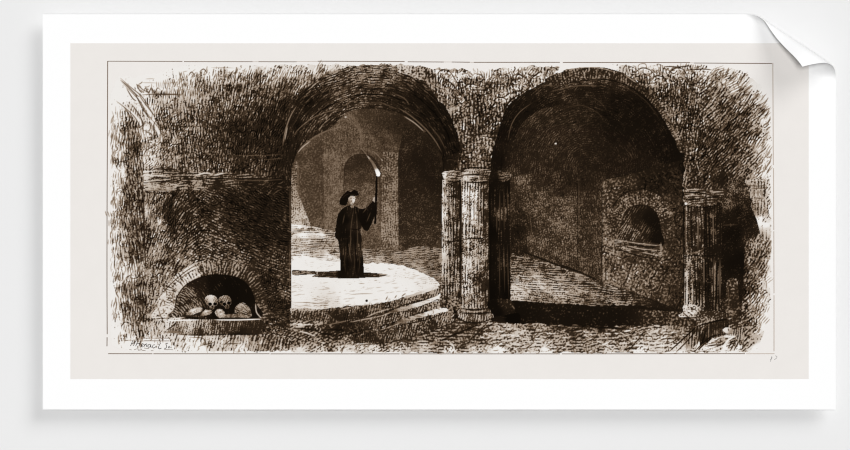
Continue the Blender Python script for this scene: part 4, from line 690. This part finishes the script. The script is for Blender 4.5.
# ---- the wall
def wall():
    bm = bmesh.new(); bmesh.ops.create_cube(bm, size=1)
    for v in bm.verts: v.co = (v.co.x*4, v.co.y*.1+.05, v.co.z*2.6)
    me = bpy.data.meshes.new('wall_back'); bm.to_mesh(me); bm.free(); me.materials.append(M_wall)
    o = link(bpy.data.objects.new('wall_back', me)); o['kind'] = 'structure'; return o
wall()

# ---- the print
root = bpy.data.objects.new('art_print', None); COL.objects.link(root)
root['label'] = 'white-bordered paper print of a sepia crypt engraving, top right corner curled, against the pale wall'
root['category'] = 'print'
slab('paper_sheet', X0, Y0, X1, Y1, 0, .5, M_white, root, 'white paper sheet with its top right corner curled forward')
slab('tinted_panel', PX0, PY0, PX1, PY1, .5, .58, M_plate, root, 'cream rectangle printed in the middle of the white sheet')
def box(name, x0, y0, x1, y1, d0, d1, mat, parent):
    bm = bmesh.new(); bmesh.ops.create_cube(bm, size=1)
    for v in bm.verts:
        v.co = (((x0+x1)/2+v.co.x*(x1-x0)-425)*MM, -((d0+d1)/2+v.co.y*(d1-d0))*MM, (225-((y0+y1)/2+v.co.z*(y1-y0)))*MM)
    bmesh.ops.recalc_face_normals(bm, faces=bm.faces); bmesh.ops.bevel(bm, geom=bm.edges[:], offset=.0008, segments=1)
    me = bpy.data.meshes.new(name); bm.to_mesh(me); bm.free(); me.materials.append(mat); return link(bpy.data.objects.new(name, me), parent)
box('hanging_batten', 240, 150, 610, 175, -.2, GAP, M_wood, root)

# ---- the engraving: one mesh for each thing drawn in it
T = np.clip(VAL/PAPER, 0, 1); K4 = 4*T*(1-T)
RGB = np.stack([VAL+INKADD[0]*K4, VAL+INKADD[1]*K4-3*T, VAL+INKADD[2]*K4-7*T], -1).clip(0, 255)/255
LIN = np.where(RGB <= .04045, RGB/12.92, ((RGB+.055)/1.055)**2.4)*ALB/.99
COLR = np.concatenate([LIN, np.ones(LIN.shape[:2]+(1,))], -1)
NAMES = {}
LABELS = {
 'rubble_wall': 'pale rubble wall with bare roots, fading out at the left edge', 'block_pier': 'dark block pier above the skull niche',
 'burial_niche': 'low arched niche holding three skulls', 'left_vault': 'left hand round vault over the lit chamber', 'chamber': 'brown chamber seen through the left vault',
 'lit_floor': 'bright round floor under the robed person', 'person': 'person in a long black robe and wide hat holding up a torch', 'torch': 'thin burning torch',
 'masonry_spandrel': 'pale hatched masonry between the two vaults', 'right_vault': 'nearly black right hand vault', 'passage_wall': 'brown far wall of the right passage',
 'side_wall': 'rough side wall around the small empty niche', 'wall_niche': 'small empty arched niche with a sill', 'passage_floor': 'streaked passage floor with a black band of shade',
 'paving': 'sketchy pale paving along the bottom', 'broken_ground': 'dark broken ground before the steps', 'steps': 'three curved stone steps', 'clustered_column': 'three joined columns between the vaults',
 'right_wall': 'hatched rough wall fading out at the right edge', 'side_passage': 'black opening behind the right pier', 'fluted_column': 'pale broken column at the right edge',
 'right_pier': 'grey fluted pier to the right of the passage', 'right_step': 'low kerb step at the bottom right'}
SUB = {'left': 'left hand', 'right': 'right hand', 'mid': 'middle', '1': 'top', '2': 'middle', '3': 'bottom', '212': 'left hand pale', '226': 'second, shaded', '243': 'rounded, lying'}
RENAME = {'right_pier': 'fluted_pier', 'left_vault': 'barrel_vault', 'right_vault': 'barrel_vault', 'right_wall': 'rubble_wall', 'right_step': 'kerb_step'}
loose = (OWN == 0) & (VAL < PAPER-4)
def give(mask, path): OWN[mask & loose] = own_id(path)
give(PY < 335, 'masonry_spandrel'); give((PX < 300) & (PY < 335), 'rubble_wall'); give((PX > 600) & (PY < 335), 'right_wall')
give((PY >= 335) & (PX < 170), 'rubble_wall'); give((PY >= 335) & (PX >= 170) & (PX < 291), 'block_pier'); give((PY >= 335) & (PX >= 291) & (PX < 400), 'broken_ground'); give((PY >= 335) & (PX >= 400), 'paving')
H_INK = .64
CELL = OWN[:-1, :-1]; VID = np.arange(GH*GW).reshape(GH, GW)
def patch(pid, name, parent, label):
    jj, ii = np.nonzero(CELL == pid)
    if len(jj) < 6: return None
    q = np.stack([VID[jj+1, ii], VID[jj+1, ii+1], VID[jj, ii+1], VID[jj, ii]], -1)
    u, inv = np.unique(q.ravel(), return_inverse=True)
    V = bend(PX.ravel()[u], PY.ravel()[u], H_INK)
    return grid_mesh(name, V, inv.reshape(-1, 4), M_ink, parent, label, COLR.reshape(-1, 4)[u])
tops = []
for p in PARTS[1:]:
    if p.split('/')[0] not in tops: tops.append(p.split('/')[0])
for t in tops:
    nm = RENAME.get(t, t)
    o = patch(PARTS.index(t), nm, root, LABELS.get(t)) if t in PARTS else None
    if o is None:
        o = bpy.data.objects.new(nm, None); link(o, root, LABELS.get(t))
    for p in PARTS[1:]:
        if not p.startswith(t+'/'): continue
        sub = p.split('/')[1]; base, _, which = sub.partition('@')
        patch(PARTS.index(p), base, o, ('%s %s' % (SUB[which], base)) if which in SUB else None)

# ---- printed lines, the engraver's signature and the pencilled figure: flat strips of ink
def ribbon(name, strokes, w, mat, parent, label=None, h=.66):
    V = []; F = []
    for s in strokes:
        s = curve(list(s), False, 4) if len(s) > 2 else list(s)
        n = len(s)
        for i, (x, y) in enumerate(s):
            a = s[max(i-1, 0)]; b = s[min(i+1, n-1)]; dx, dy = b[0]-a[0], b[1]-a[1]; L = math.hypot(dx, dy)+1e-9
            V += [(x-dy/L*w/2, y+dx/L*w/2), (x+dy/L*w/2, y-dx/L*w/2)]
        k = len(V)-2*n
        for i in range(n-1): F.append((k+2*i, k+2*i+2, k+2*i+3, k+2*i+1))
    V = np.array(V)
    return grid_mesh(name, bend(V[:, 0], V[:, 1], h), F, mat, parent, label)
bl = bpy.data.objects.new('ruled_border', None); link(bl, root, 'thin ruled frame line around the engraving')
ribbon('border_line', [[(108.5, 61.2), (183, 61.4)], [(184.5, 61.6), (253, 61.7)], [(259, 61.7), (297, 61.8)]], .7, M_line, bl)
ribbon('border_line', [[(318, 61.2), (405, 61.5)], [(408, 61.8), (444, 62)], [(452, 62), (470, 62.2)], [(474, 62.3), (560, 62.3)], [(563, 62.4), (690, 62.6)], [(694, 63), (772, 63.5)]], .8, M_line, bl)
ribbon('border_line', [[(108.3, 61), (108.1, 120), (107.7, 200), (107.6, 280), (107.8, 334)], [(107.7, 337), (107.6, 346)]], .9, M_line, bl)
ribbon('border_line', [[(108.8, 353.4), (153, 353.5)], [(154, 353.5), (270, 353.5)], [(271, 353.6), (400, 353.6)], [(401, 353.6), (560, 353.6)], [(562, 353.6), (745, 353.4)]], .8, M_line, bl)
for g in ([(253, 61.7), (259, 61.7)], [(297, 61.5), (318, 61.3)], [(444, 61.9), (452, 62)], [(470, 62.2), (474, 62.3)], [(690, 62.7), (694, 62.9)]): ribbon('border_line', [g], .5, M_line2, bl)
ribbon('border_line', [[(746, 353.5), (774.5, 353.4)]], .7, M_line2, bl)
ribbon('border_line', [[(772.8, 63), (773, 100), (773.3, 165)], [(773.5, 168), (773.8, 230)], [(773.8, 231), (774, 293)], [(774, 295), (774, 351)]], .9, M_line2, bl)
def Z(*p): return [(125+a/15.18, 332+b/15.18) for a, b in p]
ribbon('signature', [Z((92,208),(112,165),(128,122)), Z((135,205),(158,160),(180,120)), Z((108,172),(165,160)), Z((170,212),(188,170),(203,130)), Z((222,205),(236,165),(250,125)), Z((190,175),(240,165)),
    Z((255,205),(285,190),(280,172),(258,190),(262,222),(290,215)), Z((300,215),(312,178)), Z((308,200),(330,176),(342,182),(334,215),(352,205)), Z((395,180),(365,190),(358,225),(385,222),(402,185),(398,225),(420,222)),
    Z((462,190),(435,195),(428,230),(455,235),(478,215)), Z((550,160),(530,195),(515,240),(540,248),(562,240)), Z((662,168),(642,165),(630,182),(640,205),(636,230),(618,246),(606,240)), Z((695,210),(672,218),(670,238),(700,230))], .62, M_sig, root, "engraver's handwritten signature under the left wall")
ribbon('signature_flourish', [Z((75,262),(110,268)), Z((145,266),(200,250),(215,275),(240,262)), Z((250,245),(270,272),(320,280)), Z((300,240),(375,248)), Z((405,280),(440,280)), Z((600,262),(740,266)), Z((0,128),(55,124)), Z((300,128),(680,130)), Z((180,90),(380,90)), Z((470,88),(665,92))], .5, M_line, root)
def Q(*p): return [(760+a/22.5, 345+b/22.5) for a, b in p]
ribbon('pencil_mark', [Q((262,250),(250,300),(238,370)), Q((275,260),(262,300)), Q((345,235),(380,255),(365,295),(320,325)), Q((262,305),(235,325))], .55, M_pencil, root, 'faint grey pencil mark below the lower right corner of the frame line')

# ---- light: dim ambient, an added head-on sun for even brightness, one broad soft light from the upper right
w = bpy.data.worlds.new('studio'); scn.world = w; w.use_nodes = True
bg = w.node_tree.nodes['Background']; bg.inputs[0].default_value = (1, 1, 1, 1); bg.inputs[1].default_value = AMB
from mathutils import Vector
def sunlight(name, energy, angle, d):
    L = bpy.data.lights.new(name, 'SUN'); L.energy = energy; L.angle = math.radians(angle)
    o = bpy.data.objects.new(name, L); COL.objects.link(o); o.rotation_euler = Vector(d).to_track_quat('-Z', 'Y').to_euler()
sunlight('front_light', FRONT, 12, (0, 1, 0)); sunlight('upper_right_light', SUN, SANG, (-SDX, 1, -SDZ))
# ---- camera, square on to the print
cam = bpy.data.cameras.new('camera'); co = bpy.data.objects.new('camera', cam); COL.objects.link(co); scn.camera = co
D = 6.0; co.location = (0, -D-GAP*MM, 0); co.rotation_euler = (math.pi/2, 0, 0)
cam.sensor_width = 36; cam.lens = 36*D/.85; cam.clip_end = 50
scn.view_settings.view_transform = 'Standard'; scn.view_settings.look = 'None'; scn.view_settings.gamma = 1; scn.view_settings.exposure = EXPO
scn.view_settings.use_curve_mapping = False
scn.render.filter_size = 1.15
scn.cycles.filter_width = 1.15; scn.cycles.max_bounces = 6; scn.cycles.diffuse_bounces = 3
